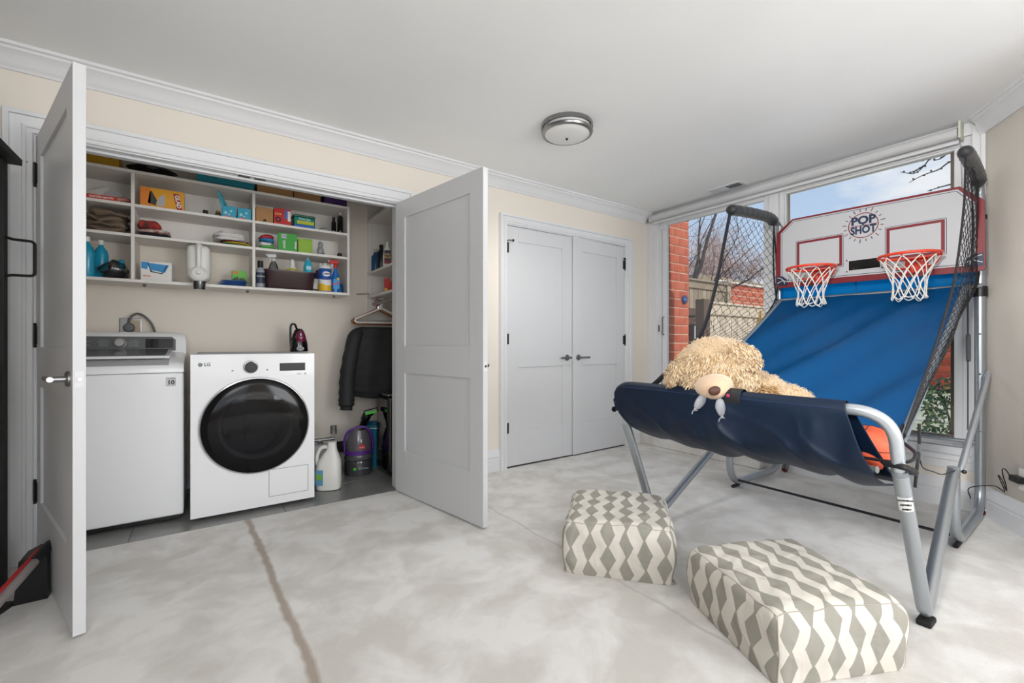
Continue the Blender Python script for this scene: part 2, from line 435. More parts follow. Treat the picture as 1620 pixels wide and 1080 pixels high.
# crown moulding
crown = [(0, -.098), (.012, -.098), (.016, -.088), (.022, -.084), (.034, -.070), (.046, -.050), (.064, -.034), (.076, -.028), (.080, -.018), (.094, -.014), (.094, 0), (0, 0)]
crown = [(a, CE + b) for a, b in crown]
mb = MB(); sweep(mb, [(-2.4, YB), (XW - .06, YB)], crown, trim_m, left=False); struct('trim_1', mb, label='white crown moulding along the closet wall')
mb = MB(); sweep(mb, [(XW - .015, .57)] + curve + [(2.95, -2.6)], crown, trim_m, left=False); struct('trim_2', mb, label='white crown moulding on the curved right wall')
# baseboards
base = [(0, 0), (.018, 0), (.018, .098), (.014, .102), (.014, .108), (.018, .112), (.018, .128), (.013, .140), (.011, .155), (.006, .168), (.004, .18), (0, .18)]
mb = MB()
sweep(mb, [(-2.4, YB), (OX0 - .1, YB)], base, trim_m, left=False)
sweep(mb, [(OX1 + .1, YB), (DX0 - .08, YB)], base, trim_m, left=False)
sweep(mb, [(DX1 + .11, YB), (3.765, YB)], base, trim_m, left=False)
struct('baseboard_back', mb)
mb = MB(); sweep(mb, [(XW, 1.82), (XW, .57)], base, trim_m, left=False); struct('baseboard_window', mb)
mb = MB(); sweep(mb, [(XW - .005, .563)] + curve + [(2.95, -2.6)], base, trim_m, left=False); struct('baseboard_right', mb)
mb = MB(); sweep(mb, [(-1.0, 3.95), (1.56, 3.95)], [(0, 0), (.012, 0), (.012, .09), (0, .1)], trim_m, left=False); struct('baseboard_closet', mb)

# casings: stepped profile around a rectangular opening
def casing(name, x0, x1, zt, w, label):
    mb = MB()
    prof = [(0, .008), (.004, .016), (.014, .018), (w * .22, .018), (w * .24, .024), (w * .36, .024), (w * .40, .014), (w * .66, .020), (w * .76, .022), (w * .78, .034), (w * .97, .036), (w, .030), (w, 0), (0, 0)]
    k = mb.mi(trim_m); rings = []
    for cx, cz, dx, dz in ((x0, 0, -1, 0), (x0, zt, -1, 1), (x1, zt, 1, 1), (x1, 0, 1, 0)):
        rings.append([mb.bm.verts.new((cx + dx * a, YB - d, cz + dz * a)) for a, d in prof])
    for A, B in zip(rings, rings[1:]):
        for j in range(len(prof)): mb.face([A[j], A[(j + 1) % len(prof)], B[(j + 1) % len(prof)], B[j]], k)
    mb.face(rings[0], k); mb.face(rings[-1], k)
    return struct(name, mb, label=label)
casing('trim_3', OX0 - .004, OX1 + .004, DH + .002, .098, 'white stepped casing around the open laundry closet')
casing('trim_4', DX0 - .002, DX1 + .004, DH + .002, .078, 'white stepped casing around the closed double doors')
mb = MB()
for x0, x1 in ((OX0, OX1), (DX0, DX1)):
    mb.box(x0 - .006, x0 + .002, YB - .004, YB + .125, 0, DH, trim_m); mb.box(x1 - .002, x1 + .006, YB - .004, YB + .125, 0, DH, trim_m)
    mb.box(x0, x1, YB - .004, YB + .125, DH - .004, DH + .006, trim_m)
    mb.box(x0, x1, YB + .045, YB + .06, DH - .016, DH, trim_m)
struct('trim_5', mb, label='white jambs and door stops inside both closet openings')
mb = MB(); mb.box(.172, .235, YB + .008, YB + .03, DH - .007, DH - .003, dkmetal_m); mb.box(.255, .315, YB + .008, YB + .03, DH - .007, DH - .003, dkmetal_m)
struct('trim_6', mb, label='dark catch plates in the head of the laundry closet')

# --- doors: two-panel shaker leaf, local x from hinge to free edge, y = thickness
def door(name, loc, rz, w, label, flip=1, hinge_z=(.335, 1.082, 1.85), lever=True, lever_y=0, hinge_front=True, catch=True, hz=.915, stop=(.035, -.035)):
    r = struct(name, None, None, loc, rz, label); T = .035; h = 2.02; z0 = .012; f = flip
    st = .118
    mb = MB()
    X_ = lambda a: a * f
    def bx(a, b, c, d, t0=0, t1=T): mb.box(min(X_(a), X_(b)), max(X_(a), X_(b)), t0, t1, c, d, door_m, .0012)
    bx(0, st, z0, z0 + h); bx(w - st, w, z0, z0 + h); bx(st, w - st, z0 + h - .122, z0 + h); bx(st, w - st, .842, 1.026); bx(st, w - st, z0, .304)
    mb.build('door_frame', r, ang=30)
    for a, b in ((.304, .842), (1.026, z0 + h - .122)):
        p = MB(); p.box(min(X_(st), X_(w - st)), max(X_(st), X_(w - st)), .010, T - .010, a, b, door_m); p.build('door_panel', r)
    for z in hinge_z:
        p = MB(); p.tube([(X_(-.006), -.006, z - .045), (X_(-.006), -.006, z + .045)], .0075, dkmetal_m, 8)
        p.box(min(X_(-.004), X_(.022)), max(X_(-.004), X_(.022)), -.002, .001, z - .044, z + .044, dkmetal_m)
        for dz in (-.052, .052): p.sphere((X_(-.006), -.006, z + dz), .008, dkmetal_m, 8)
        p.build('hinge', r)
    if catch:
        z = hinge_z[2] + .05
        p = MB(); p.tube(smooth_path([(X_(-.006), -.006, z), (X_(-.006 + stop[0] * .2), stop[1] * .8, z + .004), (X_(stop[0]), stop[1], z + .004)], .01), .0055, metal_m, 6)
        p.tube([(X_(stop[0]), stop[1], z + .004), (X_(stop[0] * 1.35), stop[1] * 1.12, z + .004)], .010, rubber_m, 8); p.build('hinge_stop', r)
    if lever:
        zc = hz; hx = w - .062
        for side in ((-1,) if lever_y == 0 else (-1, 1)):
            yb = 0 if side < 0 else T
            p = MB(); M = Matrix.Rotation(R(90), 3, 'X') if side < 0 else Matrix.Rotation(R(-90), 3, 'X')
            p.lathe([(0, 0), (.028, 0), (.028, .007), (.025, .010), (0, .010)], (X_(hx), yb, zc), metal_m, 24, M)
            p.tube([(X_(hx), yb, zc), (X_(hx), yb + side * .048, zc)], .010, metal_m, 12)
            p.tube([(X_(hx + .012), yb + side * .05, zc), (X_(hx - .105), yb + side * .05, zc)], .0095, metal_m, 12)
            p.build('lever_handle', r)
    p = MB(); p.box(min(X_(w - .0005), X_(w + .0008)), max(X_(w - .0005), X_(w + .0008)), .006, .029, hz - .028, hz + .028, trim_m); p.tube([(X_(w), .0175, hz), (X_(w + .006), .0175, hz)], .007, metal_m, 8); p.build('latch_plate', r)
    return r
# left leaf: hinge at the left jamb, opened past 90 degrees
a = math.atan2(2.150 - 3.035, -.372 + .648)
door('door_1', (-.648, 3.035, 0), a, .925, 'white two panel closet door, open, nearly edge on at the left', 1, stop=(.012, -.085))
# right leaf, its closet side towards us
a = math.atan2(2.118 - 3.03, 1.318 - 1.150)
door('door_2', (1.150, 3.03, 0), a + pi, .927, 'white two panel closet door, wide open beside the dryer', -1)
door('door_3', (DX0 + .004, YB + .004, 0), R(-.6), .728, 'left leaf of the closed white double doors', 1)
door('door_4', (DX1 - .004, YB + .004, 0), R(1.7), .728, 'right leaf of the closed white double doors, slightly ajar', -1)

# --- window wall
def rect_frame(mb, y0, y1, z0, z1, w, x0, x1, m, bev=.002):
    mb.box(x0, x1, y0, y0 + w, z0, z1, m, bev); mb.box(x0, x1, y1 - w, y1, z0, z1, m, bev)
    mb.box(x0, x1, y0 + w, y1 - w, z0, z0 + w, m, bev); mb.box(x0, x1, y0 + w, y1 - w, z1 - w, z1, m, bev)
bronze_m = mat('bronze_frame', (118, 96, 76), .5); beige_m = mat('weathered_post', (168, 146, 116), .7)
w1 = struct('window_1', None, None, (3.97, 2.36, .17), label='sliding glass patio door beside the closet corner')
def loc_mb(): return MB()
def wbuild(mb, name, par):
    o = mb.build(name, par, loc=par.location); o.location = (0, 0, 0); return o
mb = MB(); rect_frame(mb, 1.79, 2.93, .17, 2.345, .03, 3.94, 4.05, trim_m); wbuild(mb, 'outer_frame', w1)
mb = MB(); rect_frame(mb, 1.815, 2.895, .20, 2.33, .055, 3.955, 3.995, trim_m, .003); wbuild(mb, 'sash', w1)
mb = MB(); mb.box(3.972, 3.978, 1.868, 2.842, .253, 2.278, glass_m); wbuild(mb, 'glass_pane', w1)
mb = MB(); mb.tube(smooth_path([(3.955, 2.868, 1.32), (3.925, 2.868, 1.32), (3.925, 2.868, 1.14), (3.955, 2.868, 1.14)], .015), .006, metal_m, 8)
mb.box(3.95, 3.957, 2.855, 2.881, 1.10, 1.36, trim_m, .002); wbuild(mb, 'pull_handle', w1)
mb = MB(); mb.box(3.932, 3.942, 2.915, 2.925, 1.17, 1.24, dkmetal_m, .002); wbuild(mb, 'lock', w1)
mb = MB(); mb.box(3.93, 3.955, 2.84, 2.905, 2.235, 2.315, trim_m, .004); wbuild(mb, 'track_clip', w1)
w2 = struct('window_2', None, None, (3.97, 1.22, .33), label='large fixed window behind the basketball game')
mb = MB(); rect_frame(mb, .60, 1.79, .33, 2.345, .05, 3.94, 4.05, trim_m); mb.box(3.935, 3.965, 1.70, 1.735, .36, 2.30, trim_m, .002); wbuild(mb, 'outer_frame', w2)
mb = MB(); rect_frame(mb, .652, 1.735, .385, 2.325, .042, 3.955, 3.995, trim_m, .003); wbuild(mb, 'sash', w2)
mb = MB(); mb.box(3.985, 4.03, .690, .716, .42, 2.29, bronze_m, .002); mb.box(3.985, 4.03, .716, 1.70, .42, .446, bronze_m, .002); mb.box(3.985, 4.03, 1.69, 1.70, .446, 2.29, beige_m, .002); wbuild(mb, 'exterior_trim', w2)
mb = MB(); mb.box(3.972, 3.978, .690, 1.700, .42, 2.288, glass_m); wbuild(mb, 'glass_pane', w2)
mb = MB(); mb.box(3.90, 3.96, .57, 1.80, .30, .335, trim_m, .006); mb.box(3.912, 3.94, .57, 1.80, .245, .30, trim_m, .004); wbuild(mb, 'window_sill', w2)
mb = MB(); mb.box(3.935, 3.95, .625, .632, .5, 2.25, gray_pl); wbuild(mb, 'side_track', w2)
# side casings
mb = MB(); mb.box(3.905, 3.94, 2.925, YB, .17, 2.345, trim_m, .003); mb.box(3.895, 3.92, 2.995, YB, .17, 2.33, trim_m, .004); struct('trim_7', mb, label='flat white casing left of the patio door')
mb = MB(); mb.box(3.905, 3.94, .545, .605, .28, CE, trim_m, .003); mb.box(3.892, 3.915, .545, .566, .28, CE, trim_m, .004); struct('trim_8', mb, label='flat white casing right of the window')
# post between the two units
mb = MB(); mb.box(4.052, 4.12, 1.755, 1.80, .1, 2.34, beige_m, .003); struct('trim_9', mb, label='weathered wooden post outside between the windows')

# carpeted step below the patio door
mb = MB(); mb.box(3.765, XW + .02, 1.815, YB - .002, 0, .168, carpet_m, .012); struct('step', mb, label='carpeted step below the patio door')

# ================================================================== OUTSIDE
grass_m = mat('patio', (196, 192, 170), .9, vary=(2.5, (168, 172, 130)), bump=(60, .3, .01))
mb = MB(); mb.box(XW + .16, 30, -14, 20, -.2, -.05, grass_m); struct('ground', mb)
brick_ms = [mat('brick_%s' % s, c, .85, bump=(90, .5, .004), vary=(14, d)) for s, c, d in (('orange', (196, 98, 68), (184, 86, 60)), ('red', (186, 88, 62), (200, 104, 74)), ('brown', (174, 78, 56), (192, 94, 66)))]
mortar_m = mat('mortar', (214, 190, 166), .95, bump=(200, .4, .003))
def brick_run(parent, x0, x1, y, z0, z1, pitch, length, depth=.03, off0=0, axis='x', joint=.010, yside=-1):
    meshes = {}
    r = 0; z = z0
    while z < z1 - .02:
        x = x0 - (length / 2 if (r % 2) else 0) - off0
        while x < x1 - .001:
            a, b = max(x, x0), min(x + length - joint, x1)
            if b - a > .02:
                key = (round(b - a, 3), random.randrange(3))
                if key not in meshes:
                    q = MB(); L_ = b - a; q.obox((0, 0, 0), (L_, depth, pitch - joint), brick_ms[key[1]], None, .003); ob = q.build('brick', parent); meshes[key] = ob.data
                else:
                    ob = bpy.data.objects.new('brick', meshes[key]); COL.objects.link(ob); ob.parent = parent
                jit = random.uniform(-.0015, .0015)
                if axis == 'x': ob.location = ((a + b) / 2, y + jit, z + pitch / 2)
                else: ob.location = (y + jit, (a + b) / 2, z + pitch / 2); ob.rotation_euler = (0, 0, pi / 2)
            x += length
        z += pitch; r += 1
bw = struct('wall_brick_pier', None, label='red brick pier just outside the patio door')
q = MB(); q.box(4.082, 4.420, 2.896, 3.4, -.1, 3.2, mortar_m); q.build('mortar_core', bw)
brick_run(bw, 4.08, 4.424, 2.905, .0, 3.1, .0955, .205, off0=.03)
t_ = thing('sign_disc', 'round blue disc sign fixed to the brick pier', 'sign', (4.335, 2.885, 1.527))
q = MB(); q.lathe([(0, 0), (.048, 0), (.048, .008), (.042, .012), (0, .012)], (0, 0, 0), C('disc_navy', (16, 42, 92)), 28, Matrix.Rotation(R(90), 3, 'X')); q.build('disc', t_)
q = MB(); q.sphere((0, -.010, 0), (.024, .006, .018), C('disc_blue', (40, 120, 190)), 14); q.build('emblem', t_)

wood_ms = [mat('fence_wood_%d' % i, c, .85, bump=(30, .4, .006), vary=(8, d)) for i, (c, d) in enumerate((((158, 140, 118), (134, 118, 98)), ((176, 158, 136), (150, 132, 112)), ((140, 122, 102), (160, 142, 122))))]
wood_dk = mat('fence_brown', (98, 76, 64), .85, bump=(30, .4, .006)); wood_lt = [mat('gate_wood_%d' % i, c, .85, bump=(30, .4, .006), vary=(7, d)) for i, (c, d) in enumerate((((212, 194, 172), (188, 166, 146)), ((198, 180, 160), (222, 204, 184))))]
fe = thing('wooden_fence', 'tall grey wooden fence with capped top rail behind the brick pier', 'fence', (6.6, 4.2, -.05))
def fb(mb, name): o = mb.build(name, fe, loc=fe.location); o.location = (0, 0, 0); return o
x = 5.6; i = 0
while x < 7.55:
    q = MB(); q.box(x, x + .112, 4.20, 4.222, 1.60, 2.02, wood_ms[i % 3], .002); fb(q, 'board'); x += .122; i += 1
x = 5.6; i = 0
while x < 6.6:
    q = MB(); q.box(x, x + .19, 4.20, 4.222, -.05, 1.50, wood_dk, .002); fb(q, 'board'); x += .20; i += 1
q = MB(); q.box(5.6, 7.6, 4.17, 4.25, 1.95, 2.065, wood_ms[0], .004); fb(q, 'top_rail')
q = MB(); q.box(5.6, 7.62, 4.13, 4.29, 2.065, 2.095, wood_ms[2], .004); fb(q, 'cap')
q = MB(); q.box(5.6, 6.75, 4.16, 4.23, 1.50, 1.62, wood_dk, .004); fb(q, 'rail')
q = MB(); q.box(7.5, 7.62, 4.15, 4.27, -.05, 2.14, wood_ms[1], .005); fb(q, 'post')
ga = thing('garden_gate', 'pale weathered plank gate in front of the garden wall', 'gate', (6.9, 3.7, -.05))
def gb(mb, name): o = mb.build(name, ga, loc=ga.location); o.location = (0, 0, 0); return o
x = 6.16; i = 0
while x < 7.72:
    q = MB(); q.box(x, x + .155, 3.71, 3.735, -.05, 1.50, wood_lt[i % 2], .003); gb(q, 'board'); x += .168; i += 1
q = MB(); q.box(6.14, 7.76, 3.67, 3.72, 1.48, 1.64, wood_lt[0], .004); gb(q, 'top_rail')
q = MB(); q.box(6.12, 7.78, 3.64, 3.76, 1.64, 1.67, wood_lt[1], .004); gb(q, 'cap')
q = MB(); q.box(5.98, 6.14, 3.66, 3.80, -.05, 1.70, wood_dk, .005); gb(q, 'post')
q = MB(); q.box(7.62, 7.76, 3.64, 3.72, -.05, 1.60, mat('gate_post_tan', (196, 164, 110), .8), .005); gb(q, 'post')
gw = struct('wall_garden', None, label='red brick garden wall with white coping behind the gate')
q = MB(); q.box(8.3, 13.2, 4.812, 5.1, -.1, 2.27, mortar_m); q.build('mortar_core', gw)
brick_run(gw, 8.32, 12.8, 4.82, .03, 2.27, .118, .42, joint=.016)
q = MB(); q.box(8.25, 13.2, 4.75, 5.15, 2.27, 2.30, mat('coping', (226, 222, 216), .7), .004); q.build('coping', gw)
q = MB(); q.box(8.2, 13.2, 5.15, 5.4, 2.2, 2.46, wood_ms[0], .004); q.build('roof_edge', gw)
# brick building seen low at the right of the window
nb = struct('wall_neighbour', None, label='red brick wall of the neighbouring house')
q = MB(); q.box(14.05, 16, .9, 3.6, -.1, 1.86, mortar_m); q.build('mortar_core', nb)
brick_run(nb, 1.0, 3.6, 14.03, -.1, 1.9, .16, .6, axis='y', joint=.02)

bark_m = mat('bark', (62, 52, 48), .9, bump=(40, .5, .01)); twig_m = mat('twigs', (112, 92, 86), .9); bud_m = mat('buds', (214, 180, 170), .9)
def tree(root, base_dirs, name, label, seed, depth=5, L0=1.1, r0=.09, limbs=None, buds=1):
    rnd = random.Random(seed); t_ = thing(name, label, 'tree', root)
    thick, thin, bud = MB(), MB(), MB()
    kb = bud.mi(bud_m)
    def grow(p, d, L_, r, lv):
        n = 4; pts = [p]; q = p.copy(); dd = d.copy()
        for i in range(n):
            dd = (dd + V((rnd.uniform(-1, 1), rnd.uniform(-1, 1), rnd.uniform(-.7, .9))) * .32).normalized(); q = q + dd * L_ / n; pts.append(q.copy())
        (thick if lv < 2 else thin).tube(pts, [r * (1 - .5 * i / n) for i in range(n + 1)], bark_m if lv < 3 else twig_m, 5 if lv < 2 else 3, cap=False)
        if lv >= depth - 1:
            for i in range(int(5 * buds)):
                c = pts[rnd.randrange(1, n + 1)] + V([rnd.uniform(-.05, .05) for _ in range(3)]); s_ = rnd.uniform(.010, .020)
                vs = [bud.bm.verts.new(c + V([rnd.uniform(-s_, s_) for _ in range(3)])) for _ in range(4)]
                for f in ((0, 1, 2), (0, 2, 3), (0, 1, 3), (1, 2, 3)): bud.face([vs[j] for j in f], kb)
        if lv >= depth: return
        for i in range(3 if lv < 2 else 4):
            k_ = rnd.randrange(1, n + 1); nd = (dd + V((rnd.uniform(-1, 1), rnd.uniform(-1, 1), rnd.uniform(-.6, .8))) * .85).normalized()
            grow(pts[k_], nd, L_ * rnd.uniform(.6, .85), r * .5 * rnd.uniform(.8, 1.1), lv + 1)
    for d in base_dirs: grow(V((0, 0, 0)) + V(d[1] if len(d) > 1 else (0, 0, 0)), V(d[0]).normalized(), L0, r0, 0)
    thick.build('trunk', t_); tag(thin.build('twigs', t_), kind='stuff'); tag(bud.build('blossoms', t_), kind='stuff')
    return t_
tree((9.0, 6.6, 0), [((.0, 0, 1), (0, 0, .4)), ((.5, -.1, .6), (0, 0, .8)), ((-.5, -.2, .6), (0, 0, .9)), ((.6, -.2, .5), (.1, 0, 1.2)), ((-.2, -.1, .8), (0, 0, 1.1)), ((-.6, -.2, .3), (0, 0, 1.4))], 'blossom_tree', 'bare twiggy tree with pink buds nearest the brick pier', 3, 5, 1.15, .05)
tree((12.2, 7.0, 0), [((.0, 0, 1), (0, 0, .8)), ((.4, .1, .7), (0, 0, 1.2)), ((-.5, -.1, .6), (0, 0, 1.2)), ((-.4, 0, .5), (0, 0, 1.6)), ((.7, 0, .5), (0, 0, 1.5))], 'blossom_tree', 'bare twiggy tree with pink buds standing over the garden wall', 11, 5, 1.3, .05)
tree((7.6, 5.3, 0), [((.0, 0, 1),), ((.25, -.05, 1), (0, 0, 1.2)), ((.6, -.25, .9), (0, 0, 1.6)), ((-.1, .1, 1), (0, 0, 1.5))], 'bare_tree', 'tall bare dark branched tree close behind the wooden fence', 21, 3, 2.1, .05, buds=0)
# overhanging branch at top right of the window
br = thing('overhanging_tree', 'thin bare tree branches hanging into the top right pane', 'tree', (8.3, -2.6, -.05))
q = MB(); q.tube(catmull([(8.3, -2.6, -.05), (8.3, -2.2, 1.6), (8.2, -1.0, 3.2), (8.02, 1.15, 3.74)], 6), [.12 - .11 * i / 18 for i in range(19)], bark_m, 8); o = q.build('trunk', br, loc=br.location); o.location = (0, 0, 0)
q = MB()
for pp in ([(8, 1.1, 3.75), (8, 1.46, 3.585), (8, 1.613, 3.552), (8, 1.695, 3.453), (8, 1.792, 3.381), (8, 1.94, 3.445)], [(8, 1.695, 3.453), (8.02, 1.76, 3.43), (8, 1.85, 3.40)], [(8, 1.2, 3.42), (8, 1.43, 3.423), (8, 1.551, 3.355), (8, 1.708, 3.328), (8, 1.85, 3.27)], [(8, 1.3, 3.13), (8, 1.5, 3.12), (8, 1.66, 3.10)], [(8, 1.40, 3.60), (8, 1.52, 3.50), (8, 1.60, 3.49)], [(8, 1.613, 3.552), (8, 1.75, 3.55), (8, 1.87, 3.60)]):
    cc = catmull(pp, 5); q.tube(cc, [.013 * (1 - .7 * i / len(cc)) for i in range(len(cc))], bark_m, 5)
    for c in cc[::3]: q.sphere(c + V((0, random.uniform(-.02, .02), random.uniform(-.02, .02))), .014, bark_m, 6)
o = q.build('twig', br, loc=br.location); o.location = (0, 0, 0)
# shrub
leaf_ms = [mat('leaf_%d' % i, c, .45) for i, c in enumerate(((58, 92, 46), (84, 116, 58), (40, 70, 38)))]
sh = thing('shrub', 'dark green leafy shrub outside the window beside the post', 'shrub', (5.25, .93, -.05))
q = MB(); rnd = random.Random(5)
for i in range(900):
    th, ph = rnd.uniform(0, 2 * pi), rnd.uniform(-.9, 1); rr = rnd.uniform(.45, 1) ** .5
    c = V((cos(th) * .30 * rr, sin(th) * .20 * rr, .52 + ph * .30 * rr)); k = q.mi(leaf_ms[i % 3])
    d = V([rnd.uniform(-1, 1) for _ in range(3)]).normalized(); u = d.orthogonal().normalized() * .013; L_ = rnd.uniform(.03, .055)
    vs = [q.bm.verts.new(c + w) for w in (d * 0, d * L_ * .5 + u, d * L_, d * L_ * .5 - u)]; q.face(vs, k)
tag(q.build('foliage', sh), kind='stuff')
q = MB()
for i in range(7):
    q.tube([(0, 0, 0), (rnd.uniform(-.08, .08), rnd.uniform(-.06, .06), .3), (rnd.uniform(-.25, .25), rnd.uniform(-.15, .15), .75)], [.012, .008, .003], bark_m, 5)
q.build('stem', sh)


# ================================================================== CEILING THINGS, SHADE
t_ = thing('ceiling_light', 'round flush ceiling light with brushed nickel rings and frosted glass', 'lamp', (1.88, 2.08, CE))
q = MB(); q.lathe([(0, 0), (.160, 0), (.162, -.004), (.162, -.026), (.156, -.028), (.150, -.026), (.150, -.001)], (0, 0, 0), metal_m, 48); q.build('base_ring', t_)
frost = mat('frosted_glass', (226, 226, 224), .35, coat=.2)
q = MB(); q.lathe([(.148, -.02), (.148, -.048), (.146, -.058), (.13, -.070), (.10, -.079), (.05, -.085), (0, -.087)], (0, 0, 0), frost, 48); q.build('glass_shade', t_)
q = MB(); q.lathe([(.150, -.044), (.160, -.044), (.162, -.050), (.158, -.060), (.146, -.066), (.140, -.0635), (.150, -.054), (.150, -.044)], (0, 0, 0), metal_m, 48); q.build('lower_ring', t_)
for k_ in range(3):
    a = R(-62 + 120 * k_); q = MB(); q.obox((.157 * cos(a), .157 * sin(a), -.036), (.006, .014, .03), metal_m, Matrix.Rotation(a, 3, 'Z'), .001); q.build('bracket', t_)
q = MB(); q.lathe([(0, -.084), (.007, -.085), (.009, -.090), (.004, -.097), (0, -.099)], (0, 0, 0), dkmetal_m, 12); q.build('finial', t_)

t_ = thing('ceiling_vent', 'white rectangular air vent in the ceiling beside the window shade', 'vent', (3.785, 2.10, CE))
q = MB(); rect_frame(q, -.15, .15, -.006, 0, .001, -.07, .07, trim_m)
q = MB(); q.box(-.07, .07, -.15, -.125, -.006, 0, trim_m); q.box(-.07, .07, .125, .15, -.006, 0, trim_m); q.box(-.07, -.048, -.125, .125, -.006, 0, trim_m); q.box(.048, .07, -.125, .125, -.006, 0, trim_m); q.box(-.048, .048, -.003, .003, -.006, 0, trim_m)
q.build('frame', t_)
q = MB(); q.box(-.048, .048, -.125, .125, -.0012, -.0002, dkmetal_m); q.build('duct', t_)
for k_ in range(16):
    y = -.117 + .0156 * k_; tilt = 50 if k_ < 8 else -50
    q = MB(); q.obox((0, y, -.004), (.096, .011, .0008), trim_m, Matrix.Rotation(R(tilt), 3, 'X')); q.build('louvre', t_)

shade_m = mat('shade_fabric', (206, 207, 208), .75, bump=(700, .1, .0005))
t_ = thing('roller_shade', 'rolled up light grey roller shade above the windows', 'shade', (3.865, 1.8, 2.36))
q = MB(); q.tube([(3.868, .66, 2.358), (3.868, 2.955, 2.358)], .034, shade_m, 24); q.box(3.895, 3.902, .66, 2.955, 2.315, 2.36, shade_m)
o = q.build('roll', t_, loc=t_.location); o.location = (0, 0, 0)
q = MB(); q.box(3.888, 3.902, .66, 2.955, 2.300, 2.318, trim_m, .004); o = q.build('hem_bar', t_, loc=t_.location); o.location = (0, 0, 0)
for y, c in ((.648, (214, 216, 200)), (2.963, (200, 200, 198))):
    q = MB(); q.box(3.825, 3.915, y - .006, y + .006, 2.315, CE, C('shade_bracket_%d' % (y > 1), c, .5), .003); o = q.build('bracket', t_, loc=t_.location); o.location = (0, 0, 0)
q = MB(); q.tube([(3.885, .655, 2.33), (3.895, .622, 1.1)], .0012, gray_pl, 5); q.box(3.885, 3.901, .610, .630, .94, 1.10, gray_pl, .004); o = q.build('pull_cord', t_, loc=t_.location); o.location = (0, 0, 0)

# ================================================================== LAUNDRY APPLIANCES
t_ = thing('washing_machine', 'white top loading washer with dark console, behind the left open door', 'washer', (-.433, 3.6, 0))
def tb(q, name, par=None, root=None):
    root = root or t_
    o = q.build(name, par or root, loc=root.location); o.location = (0, 0, 0); return o
x0, x1 = -.776, -.09
q = MB(); q.box(x0, x1, 3.255, 3.90, .035, .872, white_app, .012); tb(q, 'cabinet')
q = MB(); q.box(x0 + .02, x1 - .02, 3.275, 3.88, .012, .036, black_pl); tb(q, 'plinth')
for xx in (x0 + .05, x1 - .05):
    q = MB(); q.lathe([(0, 0), (.022, 0), (.022, .03), (0, .03)], (xx, 3.32, 0), rubber_m, 14); tb(q, 'foot')
# top deck with the recessed glass lid and console profile along X
deck = [(3.255, .874), (3.255, .895), (3.262, .915), (3.285, .935), (3.40, .960), (3.60, .985), (3.68, .99), (3.70, 1.085), (3.72, 1.108), (3.75, 1.118), (3.86, 1.118), (3.90, 1.09), (3.90, .874)]
q = MB(); k = q.mi(white_app); xs = [x0, x0 + .015, x0 + .05, x1 - .07, x1 - .035, x1 - .012, x1]; sc = [.93, .975, 1, 1, .985, .95, .88]; rg = []
for xx, s_ in zip(xs, sc): rg.append([q.bm.verts.new((xx, 3.60 + (y - 3.60) * (1 if z < .9 else (.985 + .015 * s_)), .874 + (z - .874) * s_)) for y, z in deck])
for A, B in zip(rg, rg[1:]):
    for j in range(len(deck)): q.face([A[j], A[(j + 1) % len(deck)], B[(j + 1) % len(deck)], B[j]], k)
q.face(rg[0], k); q.face(rg[-1][::-1], k); tb(q, 'top_deck')
# lid
lid_m = mat('lid_silver', (196, 198, 200), .25, .3)
q = MB(); q.prism([(3.262, .918), (3.285, .940), (3.34, .952), (3.345, .946), (3.29, .930), (3.268, .910)], (x0 + .05, 0, 0), (0, 1, 0), (0, 0, 1), (1, 0, 0), x1 - x0 - .12, lid_m)
q.prism([(3.30, .957), (3.66, .993), (3.66, 1.003), (3.31, .970)], (x0 + .05, 0, 0), (0, 1, 0), (0, 0, 1), (1, 0, 0), x1 - x0 - .12, white_app); tb(q, 'lid')
q = MB(); q.prism([(3.33, .972), (3.64, 1.004), (3.64, 1.008), (3.335, .977)], (x0 + .07, 0, 0), (0, 1, 0), (0, 0, 1), (1, 0, 0), x1 - x0 - .16, mat('lid_glass', (96, 98, 100), .15)); tb(q, 'lid_glass')
con_m = mat('console_grey', (96, 98, 100), .35)
cn = V((0, -.9787, .2052)); up = V((0, .2052, .9787))
def conp(x, s_): return V((x, 3.6805, .994)) + up * s_ + cn * .0015
q = MB(); q.prism([(x0 + .03, .002), (x1 - .055, .002), (x1 - .055, .075), (x1 - .075, .095), (x0 + .03, .095)], conp(0, 0), (1, 0, 0), up, cn, .002, con_m); CON = tb(q, 'console')
q = MB(); q.prism([(-.30, .020), (-.158, .020), (-.158, .080), (-.30, .080)], conp(0, 0) + cn * .002, (1, 0, 0), up, cn, .001, black_gl); tb(q, 'display', CON)
q = MB(); Mk = Matrix((V((1, 0, 0)), up, cn)).transposed(); q.lathe([(0, .0), (.034, 0), (.034, .006), (.028, .010), (.027, .022), (.022, .027), (0, .028)], conp(-.425, .052), mat('dial_silver', (176, 176, 176), .3, .6), 28, Mk); tb(q, 'dial', CON)
for (tx, ts) in ((-.51, .08), (-.51, .06), (-.51, .04), (-.51, .022), (-.355, .08), (-.355, .06), (-.355, .04), (-.355, .022)):
    pass
prt = C('console_print', (170, 172, 174), .5)
for lx, lines in ((-.50, 'Normal\nHeavy Duty\nBedding\nDelicates'), (-.358, 'Towels\nSpeed Wash\nTub Clean\nRinse+Spin'), (-.575, 'Power\n\nStart')):
    text('console_text', lines, .0115, conp(lx, .052) - t_.location + cn * .0022, (1, 0, 0), up, prt, CON, .0002)
lab = C('label_grey', (150, 150, 152), .5); ink = C('ink', (30, 30, 32), .5)
q = MB(); q.box(-.173, -.128, 3.2535, 3.2552, .795, .845, lab); tb(q, 'warranty_label')
q = MB(); q.box(-.1715, -.1295, 3.2528, 3.2540, .7965, .8435, C('label_light', (206, 206, 208), .5)); tb(q, 'label_face')
